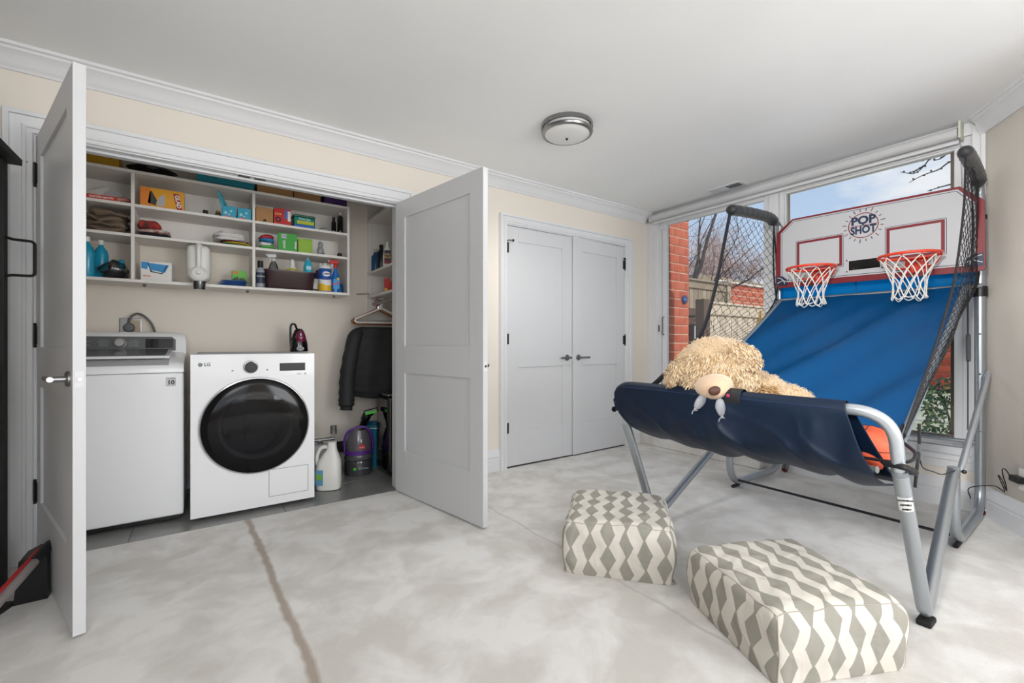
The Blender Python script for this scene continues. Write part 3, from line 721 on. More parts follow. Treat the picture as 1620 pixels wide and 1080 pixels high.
text('lettering', '10', .034, V((-.150, 3.2525, .815)) - t_.location, (1, 0, 0), (0, 0, 1), ink, t_, bold=.0012)
text('lettering', '10 YEAR', .009, V((-.150, 3.2525, .838)) - t_.location, (1, 0, 0), (0, 0, 1), ink, t_)

t_ = thing('dryer', 'white front loading machine with a big round dark glass door', 'dryer', (.277, 3.5, 0))
x0, x1, yf, zt, zb = -.057, .611, 3.166, .978, .022
cx, cz, r0 = .279, .536, .262
q = MB(); k = q.mi(white_app)
# front panel with a round hole
angs = sorted({round(2 * pi * i / 64, 5) for i in range(64)} | {round(math.atan2(z - cz, x - cx) % (2 * pi), 5) for x in (x0, x1) for z in (zb, zt)})
inn, outr = [], []
for a in angs:
    c_, s_ = cos(a), sin(a)
    tt = min(([(x1 - cx) / c_] if c_ > 1e-6 else []) + ([(x0 - cx) / c_] if c_ < -1e-6 else []) + ([(zt - cz) / s_] if s_ > 1e-6 else []) + ([(zb - cz) / s_] if s_ < -1e-6 else []))
    inn.append(q.bm.verts.new((cx + r0 * c_, yf, cz + r0 * s_))); outr.append(q.bm.verts.new((cx + tt * c_, yf, cz + tt * s_)))
bk = [q.bm.verts.new(v.co + V((0, .66, 0))) for v in outr]; ib = [q.bm.verts.new(v.co + V((0, .05, 0))) for v in inn]
n_ = len(angs)
for i in range(n_):
    j = (i + 1) % n_; q.face([inn[i], inn[j], outr[j], outr[i]], k); q.face([outr[i], outr[j], bk[j], bk[i]], k); q.face([inn[i], ib[i], ib[j], inn[j]], k)
q.face(bk, k); tb(q, 'cabinet')
Ry = Matrix.Rotation(R(90), 3, 'X')      # local z -> -y
q = MB(); q.lathe([(.262, -.03), (.300, -.012), (.3005, .008), (.296, .016), (.288, .018), (.262, .006)], (cx, yf, cz), chrome_m, 72, Ry); tb(q, 'door_rim')
dr = mat('door_black', (6, 6, 8), .10, spec=.3)
q = MB(); q.lathe([(.204, .034), (.25, .032), (.280, .026), (.290, .018), (.288, .010), (.21, .01)], (cx, yf, cz), dr, 72, Ry); tb(q, 'door_ring')
q = MB(); q.lathe([(0, .038), (.1, .0375), (.16, .036), (.206, .0335)], (cx, yf, cz), dark_glass, 60, Ry); tb(q, 'door_glass')
bowl = mat('drum_grey', (150, 152, 156), .35, .3)
q = MB(); q.lathe([(.215, .012), (.205, .0), (.185, -.02), (.175, -.10), (.24, -.11), (.25, -.42), (0, -.44)], (cx, yf, cz), bowl, 48, Ry); tb(q, 'drum')
q = MB(); q.lathe([(.214, .020), (.206, .018), (.196, .0), (.186, -.02)], (cx, yf, cz), mat('gasket', (190, 192, 196), .3), 60, Ry); tb(q, 'inner_ring')
for k_ in range(3):
    a = R(35 + 120 * k_); q = MB(); q.obox((cx + .225 * cos(a), yf + .26, cz + .225 * sin(a)), (.03, .30, .05), bowl, Matrix.Rotation(-a, 3, 'Y'), .008); tb(q, 'paddle')
q = MB(); rnd = random.Random(4); q.sphere((cx - .03, yf + .2, cz - .13), (.16, .15, .085), mat('load_grey', (120, 122, 128), .8), 28)
for v in q.bm.verts: v.co += mnoise.noise_vector(v.co * 14) * .03
tb(q, 'laundry_inside')
Mk = Matrix.Rotation(R(90), 3, 'X')
q = MB(); q.lathe([(.040, -.001), (.040, .003), (.036, .006), (.033, .006)], (.245, yf, .898), chrome_m, 40, Mk); tb(q, 'dial_bezel')
q = MB(); q.lathe([(.0335, 0), (.0335, .022), (.030, .026), (0, .027)], (.245, yf, .898), mat('display_black', (10, 10, 12), .4), 40, Mk); tb(q, 'dial')
q = MB(); q.box(.405, .555, yf - .0015, yf + .001, .868, .918, mat('display_black', (10, 10, 12), .4, spec=.2), .001); tb(q, 'display')
q = MB(); rr = []
for (a, b) in (((.345, .075), (.572, .075)), ((.572, .075), (.572, .245)), ((.572, .245), (.345, .245)), ((.345, .245), (.345, .075))):
    q.tube([(a[0], yf - .0002, a[1]), (b[0], yf - .0002, b[1])], .0016, C('gap_grey', (150, 152, 156), .6), 4)
tb(q, 'filter_flap')
q = MB(); q.lathe([(.011, 0), (.011, .0006), (0, .0006)], (-.010, yf - .0002, .918), C('logo_grey', (96, 98, 102), .5), 24, Mk); tb(q, 'logo_disc')
text('logo_face', 'G', .014, V((-.010, yf - .0016, .918)) - t_.location, (1, 0, 0), (0, 0, 1), C('label_light', (206, 206, 208)), t_, bold=.0004)
text('lettering', 'LG', .026, V((.024, yf - .0006, .918)) - t_.location, (1, 0, 0), (0, 0, 1), C('logo_grey', (96, 98, 102)), t_, bold=.0008)
text('lettering', '10', .016, V((.553, yf - .0006, .846)) - t_.location, (1, 0, 0), (0, 0, 1), lab, t_, bold=.0006)
text('lettering', 'DIRECT\nINVERTER', .0065, V((.518, yf - .0006, .846)) - t_.location, (1, 0, 0), (0, 0, 1), lab, t_)
for bx_ in (.150, .335):
    q = MB(); q.lathe([(.005, 0), (.0055, .001), (0, .001)], (bx_, yf - .0002, .878), lab, 12, Mk); tb(q, 'button')
for xx in (x0 + .06, x1 - .06):
    q = MB(); q.lathe([(0, 0), (.02, 0), (.02, .024), (0, .024)], (xx, yf + .06, 0), rubber_m, 12); tb(q, 'foot')
q = MB(); q.box(x0 + .03, x1 - .03, yf + .05, yf + .6, zt, zt + .006, C('top_edge', (160, 162, 166), .4), .003); tb(q, 'worktop')

# outlet behind the washer
t_ = thing('wall_outlet', 'steel outlet plate with a grey plug on the closet back wall', 'outlet', (-.40, 3.95, 1.16))
q = MB(); q.box(-.455, -.340, 3.936, 3.95, 1.098, 1.215, metal_m, .004); tb(q, 'plate')
q = MB(); q.box(-.400, -.352, 3.930, 3.938, 1.11, 1.20, C('outlet_tan', (176, 160, 132), .5), .004); tb(q, 'receptacle')
q = MB(); q.lathe([(0, 0), (.030, 0), (.032, .012), (.024, .035), (0, .036)], (-.405, 3.935, 1.15), gray_pl, 24, Mk)
q.tube(catmull([(-.405, 3.91, 1.175), (-.40, 3.90, 1.21), (-.36, 3.90, 1.245), (-.31, 3.90, 1.215), (-.27, 3.91, 1.13), (-.265, 3.92, .95)], 6), .0075, gray_pl, 10); tb(q, 'plug_and_cord')

# ================================================================== WALL CUBBIES
t_ = thing('cubby_shelf', 'white melamine cubby unit hung on the closet wall above the machines', 'shelf', (.0, 3.8, 1.43))
YF, YK = 3.65, 3.949; SH = (1.735, 1.925)
def pan(x0, x1, y0, y1, z0, z1, n): q = MB(); q.box(x0, x1, y0, y1, z0, z1, melamine, .001); tb(q, n)
pan(-.96, .967, YF, YK, 1.430, 1.449, 'bottom_panel'); pan(-.96, .967, YF, YK, 2.120, 2.138, 'top_panel')
for n_, xx in (('side_panel', -.969), ('divider', -.368), ('divider', .293), ('side_panel', .949)): pan(xx, xx + .018, YF - .0005, YK, 1.4495, 2.1195, n_)
for a, b in ((-.9505, -.3685), (-.3495, .2925), (.3115, .9485)):
    for z in SH: pan(a, b, YF, YK, z - .018, z, 'shelf')
    pan(a, b, YK - .012, YK, SH[0] + .001, 2.119, 'back_panel')
for xx in (-.31, .27, .87):
    q = MB(); q.lathe([(0, 0), (.009, 0), (.011, .006), (.007, .016), (0, .018)], (xx, 3.75, 1.430), metal_m, 12, Matrix.Rotation(pi, 3, 'X')); tb(q, 'mounting_bolt')

# ---- items. All bases sit on the shelf tops
Z1, Z2, Z3, Z4 = 1.450, 1.736, 1.926, 2.139
def cbox(name, label, cat, x0, x1, y0, d, z, h, m, rz=0, group=None, lid=None, flaps=False):
    c = ((x0 + x1) / 2, y0 + d / 2, z); t = thing(name, label, cat, c, rz, group); w = x1 - x0
    q = MB(); q.box(-w / 2, w / 2, -d / 2, d / 2, 0, h, m, .0015); q.build('carton', t)
    if lid: q = MB(); q.box(-w / 2 * .99, w / 2 * .99, -d / 2 * .98, d / 2 * .98, h + .0002, h + .004, lid, .001); q.build('lid', t)
    return t, w, d, h
def patch(t, d, x0, x1, z0, z1, m, name='label_panel', off=.0008, poly=None):
    q = MB(); q.prism(poly or [(x0, z0), (x1, z0), (x1, z1), (x0, z1)], (0, -d / 2 - .0001, 0), (1, 0, 0), (0, 0, 1), (0, -1, 0), off, m); return q.build(name, t)
def ft(t, d, body, size, x, z, m, bold=.0006, sx=1, ang=0, off=.0012):
    r = V((cos(ang), 0, sin(ang))); u = V((-sin(ang), 0, cos(ang)))
    return text('lettering', body, size, (x, -d / 2 - off, z), r, u, m, t, sx=sx, bold=bold)
def bottle(name, label, cat, x, y, z, prof, m, n=20, sx=1, sy=1, rz=0, group=None, cap=None, liquid=None):
    t = thing(name, label, cat, (x, y, z), rz, group)
    q = MB(); q.lathe(prof, (0, 0, 0), m, n, None, sx, sy); q.build('bottle_body', t)
    if cap: q = MB(); q.lathe(cap[0], (0, 0, 0), cap[1], 16); q.build('cap', t)
    return t
def trigger(t, z, body_m, head_m, s=1):
    q = MB(); q.lathe([(.012 * s, z - .004), (.014 * s, z), (.014 * s, z + .018 * s), (.011 * s, z + .02 * s)], (0, 0, 0), head_m, 14)
    q.obox((-.012 * s, 0, z + .038 * s), (.062 * s, .022 * s, .026 * s), head_m, Matrix.Rotation(R(-6), 3, 'Y'), .006); q.build('spray_head', t)
    q = MB(); q.tube([(-.018 * s, 0, z + .030 * s), (-.026 * s, 0, z + .012 * s), (-.022 * s, 0, z - .006 * s)], .0045 * s, body_m, 6); q.tube([(-.043 * s, 0, z + .042 * s), (-.052 * s, 0, z + .043 * s)], .006 * s, body_m, 8); q.build('trigger', t)

yel, red, blue, teal, wht = C('yellow_card', (226, 160, 34)), C('red_card', (196, 32, 30)), C('blue_card', (36, 112, 190)), C('teal_card', (20, 128, 146)), C('white_card', (226, 224, 220))
green, lime, dred, blk = C('green_card', (52, 160, 50)), C('lime_card', (140, 180, 40)), C('dark_red', (140, 24, 28)), C('black_card', (18, 18, 18))
# top of the unit
cbox('yellow_box', 'yellow box on top of the cubbies at the far left', 'box', -.66, -.43, 3.70, .16, Z4, .085, C('mustard', (196, 150, 30)))
t = thing('frying_pan', 'dark pan lying on top of the cubbies behind the door head', 'pan', (-.27, 3.76, Z4))
q = MB(); q.lathe([(0, 0), (.10, 0), (.13, .045), (.134, .047), (.127, .047), (.098, .006), (0, .006)], (0, 0, 0), black_gl, 32, None, 1, .7); q.build('pan_body', t)
q = MB(); q.lathe([(.134, .046), (.08, .075), (.02, .084), (0, .086)], (0, 0, 0), glass_m, 32, None, 1, .7); q.build('glass_lid', t)
q = MB(); q.lathe([(0, .085), (.018, .087), (.02, .10), (0, .105)], (0, 0, 0), blk, 12); q.build('knob', t)
t, w, d, h = cbox('teal_box', 'long teal box lying on top of the cubbies', 'box', -.035, .305, 3.66, .24, Z4, .095, teal)
ft(t, d, 'Wet Mopping Cloths', .026, .05, .068, C('pale_print', (180, 215, 220))); patch(t, d, -.168, .168, .0, .012, C('teal_dark', (12, 92, 112)))
cbox('cardboard_box', 'flat brown cardboard box on top of the cubbies', 'box', .325, .56, 3.68, .24, Z4, .11, cardb_m)
cbox('cardboard_box', 'brown cardboard box beside the purple box on top of the cubbies', 'box', .575, .765, 3.70, .22, Z4, .095, cardb_m, R(-3))
cbox('purple_box', 'dark purple box on top of the cubbies at the right end', 'box', .785, .955, 3.68, .20, Z4, .09, C('purple', (62, 28, 98)))
# left column
t, w, d, h = cbox('red_carton', 'flat red carton in the top left cubby', 'box', -.60, -.435, 3.665, .12, Z3, .028, C('vermilion', (206, 58, 40)))
ft(t, d, 'CHICKEN BROTH', .014, .01, .014, wht)
t = thing('paper_stack', 'loose white papers leaning in the top left cubby', 'paper', (-.52, 3.80, Z3 + .006))
q = MB(); q.obox((-.03, .0, .05), (.15, .002, .09), wht, Matrix.Rotation(R(-25), 3, 'Y') @ Matrix.Rotation(R(-28), 3, 'X')); q.obox((.05, -.02, .05), (.07, .002, .09), C('paper_grey', (176, 176, 176)), Matrix.Rotation(R(35), 3, 'Y') @ Matrix.Rotation(R(-18), 3, 'X')); q.build('sheet', t)
t = thing('floral_pouch', 'small crumpled floral cloth pouch in the top left cubby', 'pouch', (-.42, 3.72, Z3))
q = MB(); q.sphere((0, 0, .02), (.048, .05, .022), mat('floral', (190, 150, 140), .8, vary=(40, (150, 60, 60))), 20)
for v in q.bm.verts: v.co += mnoise.noise_vector(v.co * 30) * .010; v.co.z = max(.0, v.co.z)
q.build('fabric', t)
def folded(name, label, cat, x0, x1, y0, y1, z, h, m, n=4, seed=1, amp=.012):
    t = thing(name, label, cat, ((x0 + x1) / 2, (y0 + y1) / 2, z)); w = x1 - x0; d = y1 - y0; rnd = random.Random(seed)
    for i in range(n):
        q = MB(); hh = h / n; ox = rnd.uniform(-.04, .04) * w
        q.grid(lambda u, v: V((ox, 0, i * hh + hh / 2)) + V((cos(2 * pi * u) * w / 2 * (1 - .1 * rnd.random()) * sin(pi * v) ** .35 if 0 else 0, 0, 0)), 1, 1, m) if 0 else None
        q.sphere((ox, 0, i * hh + hh * .5), (w / 2 * (1 - .06 * i), d / 2, hh * .62), m[i % len(m)], 26)
        for v in q.bm.verts:
            s_ = v.co.x - ox; v.co.x = ox + math.copysign(abs(s_ / (w / 2)) ** .6 * w / 2, s_); v.co.y = math.copysign(abs(v.co.y / (d / 2)) ** .6 * d / 2, v.co.y)
            nn = mnoise.noise_vector(v.co * 22 + V((seed * 3.1, i * 2.3, 0))); v.co += nn * amp; v.co.z = max(.0005, v.co.z)
        q.build('folded_layer', t)
    return t
folded('brown_cloths', 'crumpled taupe cloths stuffed in the middle left cubby', 'cloth', -.60, -.385, 3.67, 3.88, Z2, .135, [mat('taupe_cloth', (118, 102, 86), .9)], 4, 3, .022)
for x, y, lb in ((-.578, 3.70, 'blue liquid bottle standing nearest the cubby opening at lower left'), (-.525, 3.78, 'blue liquid bottle standing behind its twin at lower left')):
    bottle('blue_bottle', lb, 'bottle', x, y, Z1, [(0, 0), (.032, 0), (.036, .006), (.036, .15), (.030, .18), (.013, .205), (.012, .22)], C('aqua_liquid', (30, 150, 186), .15), 20, 1, .8, cap=([(.015, .215), (.015, .245), (0, .247)], wht))
t = thing('plastic_bag', 'crumpled clear plastic bag with dark contents in the lower left cubby', 'bag', (-.455, 3.74, Z1))
q = MB(); q.sphere((0, 0, .055), (.072, .07, .06), clear_m, 26)
for v in q.bm.verts: v.co += mnoise.noise_vector(v.co * 24) * .022; v.co.z = max(.001, v.co.z)
q.build('bag_film', t)
q = MB(); q.sphere((0, .01, .035), (.055, .05, .03), C('dark_contents', (44, 52, 62)), 16); q.sphere((.03, .0, .10), (.02, .02, .03), C('aqua_liquid', (30, 150, 186)), 10); q.build('contents', t)
# middle column
t, w, d, h = cbox('bag_carton', 'yellow and red trash bag carton in the top middle cubby', 'box', -.325, -.100, 3.665, .10, Z3, .122, yel)
patch(t, d, -.112, -.060, .004, .118, C('orange_card', (222, 128, 36)))
patch(t, d, 0, 0, 0, 0, C('dark_grey_print', (62, 58, 56)), poly=[(-.075, .022), (-.035, .010), (-.028, .045), (-.045, .080), (-.055, .10), (-.064, .098)])
patch(t, d, 0, 0, 0, 0, C('light_grey_print', (176, 178, 182)), poly=[(-.026, .008), (.008, .010), (.014, .045), (.012, .088), (-.010, .075), (-.024, .050)])
patch(t, d, 0, 0, 0, 0, C('label_red', (170, 30, 34)), poly=[(.055, .104), (.085, .104), (.104, .002), (.074, .002)])
ft(t, d, 'GLAD', .032, .080, .054, wht, .0012, 1, R(-80), .0018)
for tx, lb in ((.153, 'left blue tissue cube with a tissue pulled out'), (.245, 'right blue tissue cube in the top middle cubby')):
    t, w, d, h = cbox('tissue_box', lb, 'tissue box', tx - .041, tx + .041, 3.665, .085, Z3, .078, C('tissue_blue', (44, 160, 190)))
    for a, b, r_ in ((-.02, .03, .010), (.012, .045, .008), (.0, .02, .006)):
        q = MB(); q.lathe([(0, 0), (r_, 0), (r_ * .6, .0006), (0, .0006)], (a, -d / 2 - .0002, b), C('cloud_print', (160, 214, 226)), 10, Mk); q.build('flower_print', t)
    patch(t, d, -.024, .008, .001, .010, C('coral', (220, 90, 80)))
    if tx < .2:
        q = MB(); q.grid(lambda u, v: V((-.02 - .035 * v + (u - .5) * .05 * (1 - .35 * v), .012 * sin(6 * u + 4 * v), h + .002 + .095 * v + .012 * sin(5 * u))), 8, 8, C('tissue_paper', (96, 190, 206), .9)); q.build('tissue', t, solid=.0015)
bottle('glass_jar', 'tiny clear jar with black lid in the top middle cubby', 'jar', .018, 3.72, Z3, [(0, 0), (.016, 0), (.017, .02), (.014, .026)], clear_m, cap=([(.015, .024), (.016, .038), (0, .039)], blk))
bottle('glass_jar', 'tiny clear jar beside the pulled out tissue', 'jar', .090, 3.72, Z3, [(0, 0), (.016, 0), (.017, .028), (.012, .034)], clear_m, cap=([(.013, .032), (.013, .046), (0, .047)], C('brass', (150, 110, 60))))
folded('patterned_cloths', 'folded red and white patterned cloth over a black one', 'cloth', -.347, -.175, 3.67, 3.84, Z2, .05, [black_fb, mat('mitt_pattern', (214, 206, 198), .9, vary=(34, (150, 30, 34)))], 2, 5, .010)
q_ = folded('oven_mitt', 'dark patterned oven mitt piled on the folded cloths', 'mitt', -.34, -.225, 3.68, 3.80, Z2 + .052, .05, [mat('mitt_dark', (46, 44, 44), .9, vary=(30, (190, 60, 50)))], 1, 9, .012)
folded('white_rags', 'bundle of white rags on coloured cloths in the middle cubby', 'cloth', .065, .255, 3.67, 3.84, Z2 + .032, .055, [mat('rag_white', (224, 222, 220), .9)], 2, 7, .022)
folded('coloured_rags', 'green, yellow and dark red folded cloths under white rags', 'cloth', .10, .285, 3.66, 3.84, Z2, .034, [mat('rag_green', (40, 120, 90), .9), mat('rag_yellow', (220, 190, 50), .9), mat('rag_maroon', (96, 24, 40), .9)], 3, 8, .008)
t, w, d, h = cbox('glove_box', 'white and blue dispenser carton in the bottom middle cubby', 'box', -.318, -.16, 3.665, .13, Z1, .122, wht, R(-4))
patch(t, d, 0, 0, 0, 0, C('print_blue', (52, 140, 200)), poly=[(-.076, .075), (-.046, .070), (-.040, .115), (-.076, .117)])
patch(t, d, 0, 0, 0, 0, C('print_blue', (52, 140, 200)), poly=[(-.034, .068), (.044, .054), (.064, .104), (-.040, .112)])
patch(t, d, 0, 0, 0, 0, blk, poly=[(-.048, .118), (-.042, .118), (-.024, .060), (.026, .050), (.054, .104), (.060, .102), (.030, .044), (-.029, .054)])
ft(t, d, 'Gloves', .014, -.048, .028, C('salmon', (220, 130, 110)))
t = thing('detergent_jug', 'white dispenser jug lying spout down over the cubby edge', 'jug', (-.02, 3.70, Z1))
q = MB(); q.obox((0, .0, .135), (.142, .19, .25), white_pl, None, .045); o = q.build('jug_body', t)
md = o.modifiers.new('s', 'SUBSURF'); md.levels = 1; md.render_levels = 1
q = MB(); q.tube(smooth_path([(0, -.08, .240), (0, -.115, .235), (0, -.112, .12), (0, -.085, .10)], .03), [.020] * 3 + [.014] * 11 + [.016] * 2, white_pl, 14); q.build('handle', t)
q = MB(); M_ = Matrix.Rotation(R(78), 3, 'X'); q.lathe([(.052, -.01), (.052, .012), (.042, .022), (.034, .026), (.030, .022), (.012, .022), (.012, .05), (.008, .052), (0, .05)], (0, -.092, .055), white_pl, 28, M_); q.build('spout', t)
q = MB(); q.lathe([(0, 0), (.030, 0), (.034, .006), (.037, .055), (.034, .055), (.030, .006), (0, .005)], (.004, -.125, -.052), clear_m, 24); q.build('measuring_cup', t)
t, w, d, h = cbox('tablet_box', 'small green washer tablet box behind blue packets', 'box', .175, .262, 3.74, .06, Z1, .118, C('print_green', (96, 180, 60)))
patch(t, d, -.042, .042, .003, .055, C('print_black', (24, 34, 30))); ft(t, d, 'affresh', .026, .0, .062, ink, .001)
patch(t, d, -.04, -.005, .095, .112, C('print_orange', (216, 120, 50)))
for i in range(4):
    t = thing('blue_packet', ('lowest', 'second lowest', 'third', 'topmost')[i] + ' blue sachet in the little stack before the green tablet box', 'packet', (.165 + .008 * i, 3.70, Z1 + .010 * i + .001), R(4 * i - 6), 'blue sachets in the bottom middle cubby')
    q = MB(); q.sphere((0, 0, .005), (.088, .035, .0048), C('packet_blue', (24, 96, 176), .3), 18); q.build('sachet', t)
# right column
t, w, d, h = cbox('kraft_box', 'small brown cardboard box at the top right cubby', 'box', .318, .426, 3.67, .10, Z3, .108, cardb_m)
q = MB(); q.lathe([(0, 0), (.010, 0), (.010, .014), (.006, .02), (0, .021)], (.0, -.06, 0), clear_m, 12); q.build('glass_stopper', t)
t, w, d, h = cbox('red_box', 'bright red carton with black and blue print in the top right cubby', 'box', .432, .545, 3.665, .10, Z3, .118, red)
patch(t, d, .012, .030, .045, .11, blue); patch(t, d, .034, .054, .030, .105, C('print_white', (226, 226, 226)))
q = MB(); q.lathe([(.010, 0), (.020, 0), (.020, .0008), (.010, .0008)], (-.030, -d / 2 - .0002, .035), blk, 20, Mk); q.build('ring_print', t)
ft(t, d, 'BAGS', .018, -.030, .075, C('gold_print', (220, 170, 80)))
t = thing('wipes_tub', 'green and blue plastic tub of wet cloths on the upper shelf', 'tub', (.64, 3.73, Z3))
q = MB(); q.obox((0, 0, .042), (.150, .11, .084), C('tub_green', (24, 130, 110), .35), None, .012); q.build('tub', t)
q = MB(); q.obox((0, 0, .09), (.158, .118, .014), C('tub_lid', (30, 90, 60), .35), None, .005); q.build('lid', t)
q = MB(); q.box(-.070, .070, -.0562, -.0550, .004, .022, C('tub_blue', (30, 90, 190))); q.build('blue_band', t)
q = MB(); q.box(-.052, .066, -.0565, -.0552, .028, .052, C('tub_yellow', (190, 196, 40))); q.build('yellow_band', t)
text('lettering', 'Wet Jet', .026, (0.0, -.0560, .066), (1, 0, 0), (0, 0, 1), C('pale_print', (180, 215, 220)), t, bold=.0008)
folded('grey_cloth', 'small grey cloth beside the dark bottles on the upper shelf', 'cloth', .745, .835, 3.67, 3.74, Z3, .022, [mat('grey_rag', (150, 150, 152), .9)], 1, 12, .006)
bottle('dark_bottle', 'shorter black bottle on the upper right shelf', 'bottle', .862, 3.72, Z3, [(0, 0), (.017, 0), (.018, .004), (.018, .085), (.010, .10)], black_gl, cap=([(.010, .098), (.011, .128), (0, .13)], blk))
bottle('dark_bottle', 'taller black bottle with pale cap at the upper right corner', 'bottle', .912, 3.72, Z3, [(0, 0), (.022, 0), (.023, .004), (.023, .135), (.010, .152)], black_gl, cap=([(.011, .150), (.011, .172), (0, .173)], C('pale_cap', (190, 186, 170))))
folded('mixed_packets', 'jumble of green white and red packets on the middle right shelf', 'packet', .340, .440, 3.68, 3.79, Z2, .105, [C('pack_green', (70, 160, 60)), C('pack_white', (220, 216, 212)), C('pack_blue', (30, 110, 160)), C('pack_red', (170, 30, 40))], 4, 15, .014)
t, w, d, h = cbox('green_box', 'green carton with white barcode label on the middle right shelf', 'box', .462, .588, 3.662, .07, Z2, .128, green, R(-5))
patch(t, d, -.040, -.008, .092, .120, C('barcode', (216, 206, 226))); ft(t, d, 'swish', .028, -.024, .045, wht, .0006, 1, R(90)); ft(t, d, 'sheets', .022, .052, .045, wht, .0006, 1, R(90))
for k_ in range(5): patch(t, d, -.036 + .006 * k_, -.033 + .006 * k_, .096, .116, C('barcode_bar', (110, 80, 130)), 'barcode_bar', .0012)
t, w, d, h = cbox('lime_box', 'plain lime green carton beside the taller green one', 'box', .598, .698, 3.675, .07, Z2, .104, lime, R(-4), lid=C('lime_top', (120, 160, 34)))
t = thing('figurine', 'small grey ornamental figurine on the middle right shelf', 'figurine', (.762, 3.72, Z2))
q = MB(); q.sphere((0, 0, .038), (.026, .024, .038), C('stone_grey', (150, 152, 154)), 16); q.sphere((.002, -.004, .088), (.020, .020, .024), C('stone_grey', (150, 152, 154)), 14); q.sphere((-.008, -.02, .075), (.012, .012, .02), C('stone_grey', (150, 152, 154)), 10)
for v in q.bm.verts: v.co += mnoise.noise_vector(v.co * 50) * .004; v.co.z = max(0, v.co.z)
q.build('figure', t); q = MB(); q.lathe([(0, 0), (.010, 0), (.010, .012), (0, .016)], (.024, -.03, 0), clear_m, 10); q.build('glass_bead', t)
bottle('black_cap', 'small black round cap on the middle right shelf', 'cap', .903, 3.70, Z2, [(0, 0), (.018, 0), (.020, .012), (.016, .030), (0, .036)], black_pl)
t = thing('white_notepad', 'flat white pad lying on the middle right shelf', 'notepad', (.83, 3.70, Z2)); q = MB(); q.box(-.045, .045, -.03, .03, 0, .007, wht, .001); q.build('pages', t)
# bottom right cubby
t = bottle('spray_can', 'grey and white cleaner bottle with black cap left of the bin', 'bottle', .346, 3.69, Z1, [(0, 0), (.026, 0), (.027, .004), (.027, .125), (.018, .145)], C('grey_bottle', (150, 156, 164)), cap=([(.018, .144), (.019, .195), (0, .197)], blk))
q = MB(); q.lathe([(.0275, .03), (.0275, .11)], (0, 0, 0), C('dark_label', (50, 60, 84)), 20); q.build('label', t)
text('lettering', 'CLEAN', .016, (0, -.0285, .08), (1, 0, 0), (0, 0, 1), wht, t)
t = thing('plastic_bin', 'dark maroon translucent plastic caddy bin full of cleaners', 'bin', (.545, 3.735, Z1))
q = MB(); k = q.mi(mat('bin_plastic', (58, 36, 40), .3)); rings = []
for hw, hd, z in ((.150, .060, 0), (.158, .065, .006), (.172, .074, .120), (.184, .080, .132), (.184, .080, .140), (.172, .072, .136), (.150, .058, .010)):
    rr_ = []
    for j in range(32):
        a = 2 * pi * j / 32; cx_, sx_ = cos(a), sin(a); rr_.append(q.bm.verts.new((math.copysign(abs(cx_) ** .45, cx_) * hw, math.copysign(abs(sx_) ** .45, sx_) * hd, z)))
    rings.append(rr_)
for A, B in zip(rings, rings[1:]):
    for j in range(32): q.face([A[j], A[(j + 1) % 32], B[(j + 1) % 32], B[j]], k)
q.face(rings[0], k); q.face(rings[-1], k); q.build('bin_shell', t)
ZB = Z1 + .012
t = bottle('spray_bottle', 'clear empty spray bottle standing in the dark bin', 'bottle', .438, 3.745, ZB, [(0, 0), (.036, 0), (.038, .006), (.038, .13), (.026, .175), (.013, .20)], clear_m); trigger(t, .20, wht, C('pale_head', (214, 214, 212)))
t = bottle('white_bottle', 'white squeeze bottle with ribbed cap standing in the dark bin', 'bottle', .568, 3.76, ZB, [(0, 0), (.034, 0), (.034, .12), (.028, .165), (.015, .18)], white_pl, cap=([(.018, .178), (.018, .210), (.012, .212), (.011, .228), (0, .229)], white_pl))
t = thing('scrub_brush', 'yellow and grey scrubbing brush lying on the bin rim', 'brush', (.565, 3.715, Z1 + .128)); q = MB(); q.tube([V((.058 * cos(a), .018 * sin(a), .014 + .020 * sin(a) ** 2)) for a in [pi * i / 10 for i in range(11)]], .008, C('brush_yellow', (176, 170, 40)), 8); q.build('handle', t)
q = MB(); q.obox((0, .02, .008), (.11, .03, .016), blk, None, .004); q.build('bristles', t)
t = bottle('teal_bottle', 'turquoise cleaner bottle with grey tip in the dark bin', 'bottle', .672, 3.72, ZB, [(0, 0), (.030, 0), (.034, .06), (.032, .17), (.022, .215), (.014, .228)], C('turquoise', (44, 176, 204), .3), cap=([(.016, .226), (.008, .248), (0, .250)], C('tip_grey', (150, 170, 190))))
q = MB(); q.box(-.018, .018, -.034, -.031, .150, .178, C('pale_print', (180, 215, 220)), .002); q.build('label', t)
t = thing('cleanser_can', 'white cleanser can tilted between teal bottle and wipes tub', 'can', (.735, 3.765, ZB)); Mt = Matrix.Rotation(R(14), 3, 'Y'); q = MB(); q.lathe([(0, 0), (.032, 0), (.032, .205), (.028, .212), (0, .212)], (0, 0, .01), white_pl, 24, Mt); q.build('can_body', t)
q = MB(); q.lathe([(.0325, .08), (.0325, .15)], (0, 0, .01), C('navy_stripe', (40, 50, 110)), 24, Mt); q.lathe([(.0326, .13), (.0326, .145)], (0, 0, .01), dred, 24, Mt); q.build('label', t)
t = thing('wipes_canister', 'disinfecting wipes canister with blue and yellow wave label', 'canister', (.790, 3.69, Z1))
q = MB(); q.lathe([(0, 0), (.046, 0), (.047, .004), (.047, .175), (.044, .180), (0, .180)], (0, 0, 0), C('canister_blue', (24, 88, 170)), 32); q.build('canister_body', t)
def wrap(name, zlo, zhi, m, r, par, n=32):
    q = MB(); q.grid(lambda u, v: V((r * cos(2 * pi * u), r * sin(2 * pi * u), zlo(u) * (1 - v) + zhi(u) * v)), n, 1, m, cu=True); return q.build(name, par)
wv = lambda z, a, p: (lambda u: z + a * sin(2 * pi * u * 2 + p))
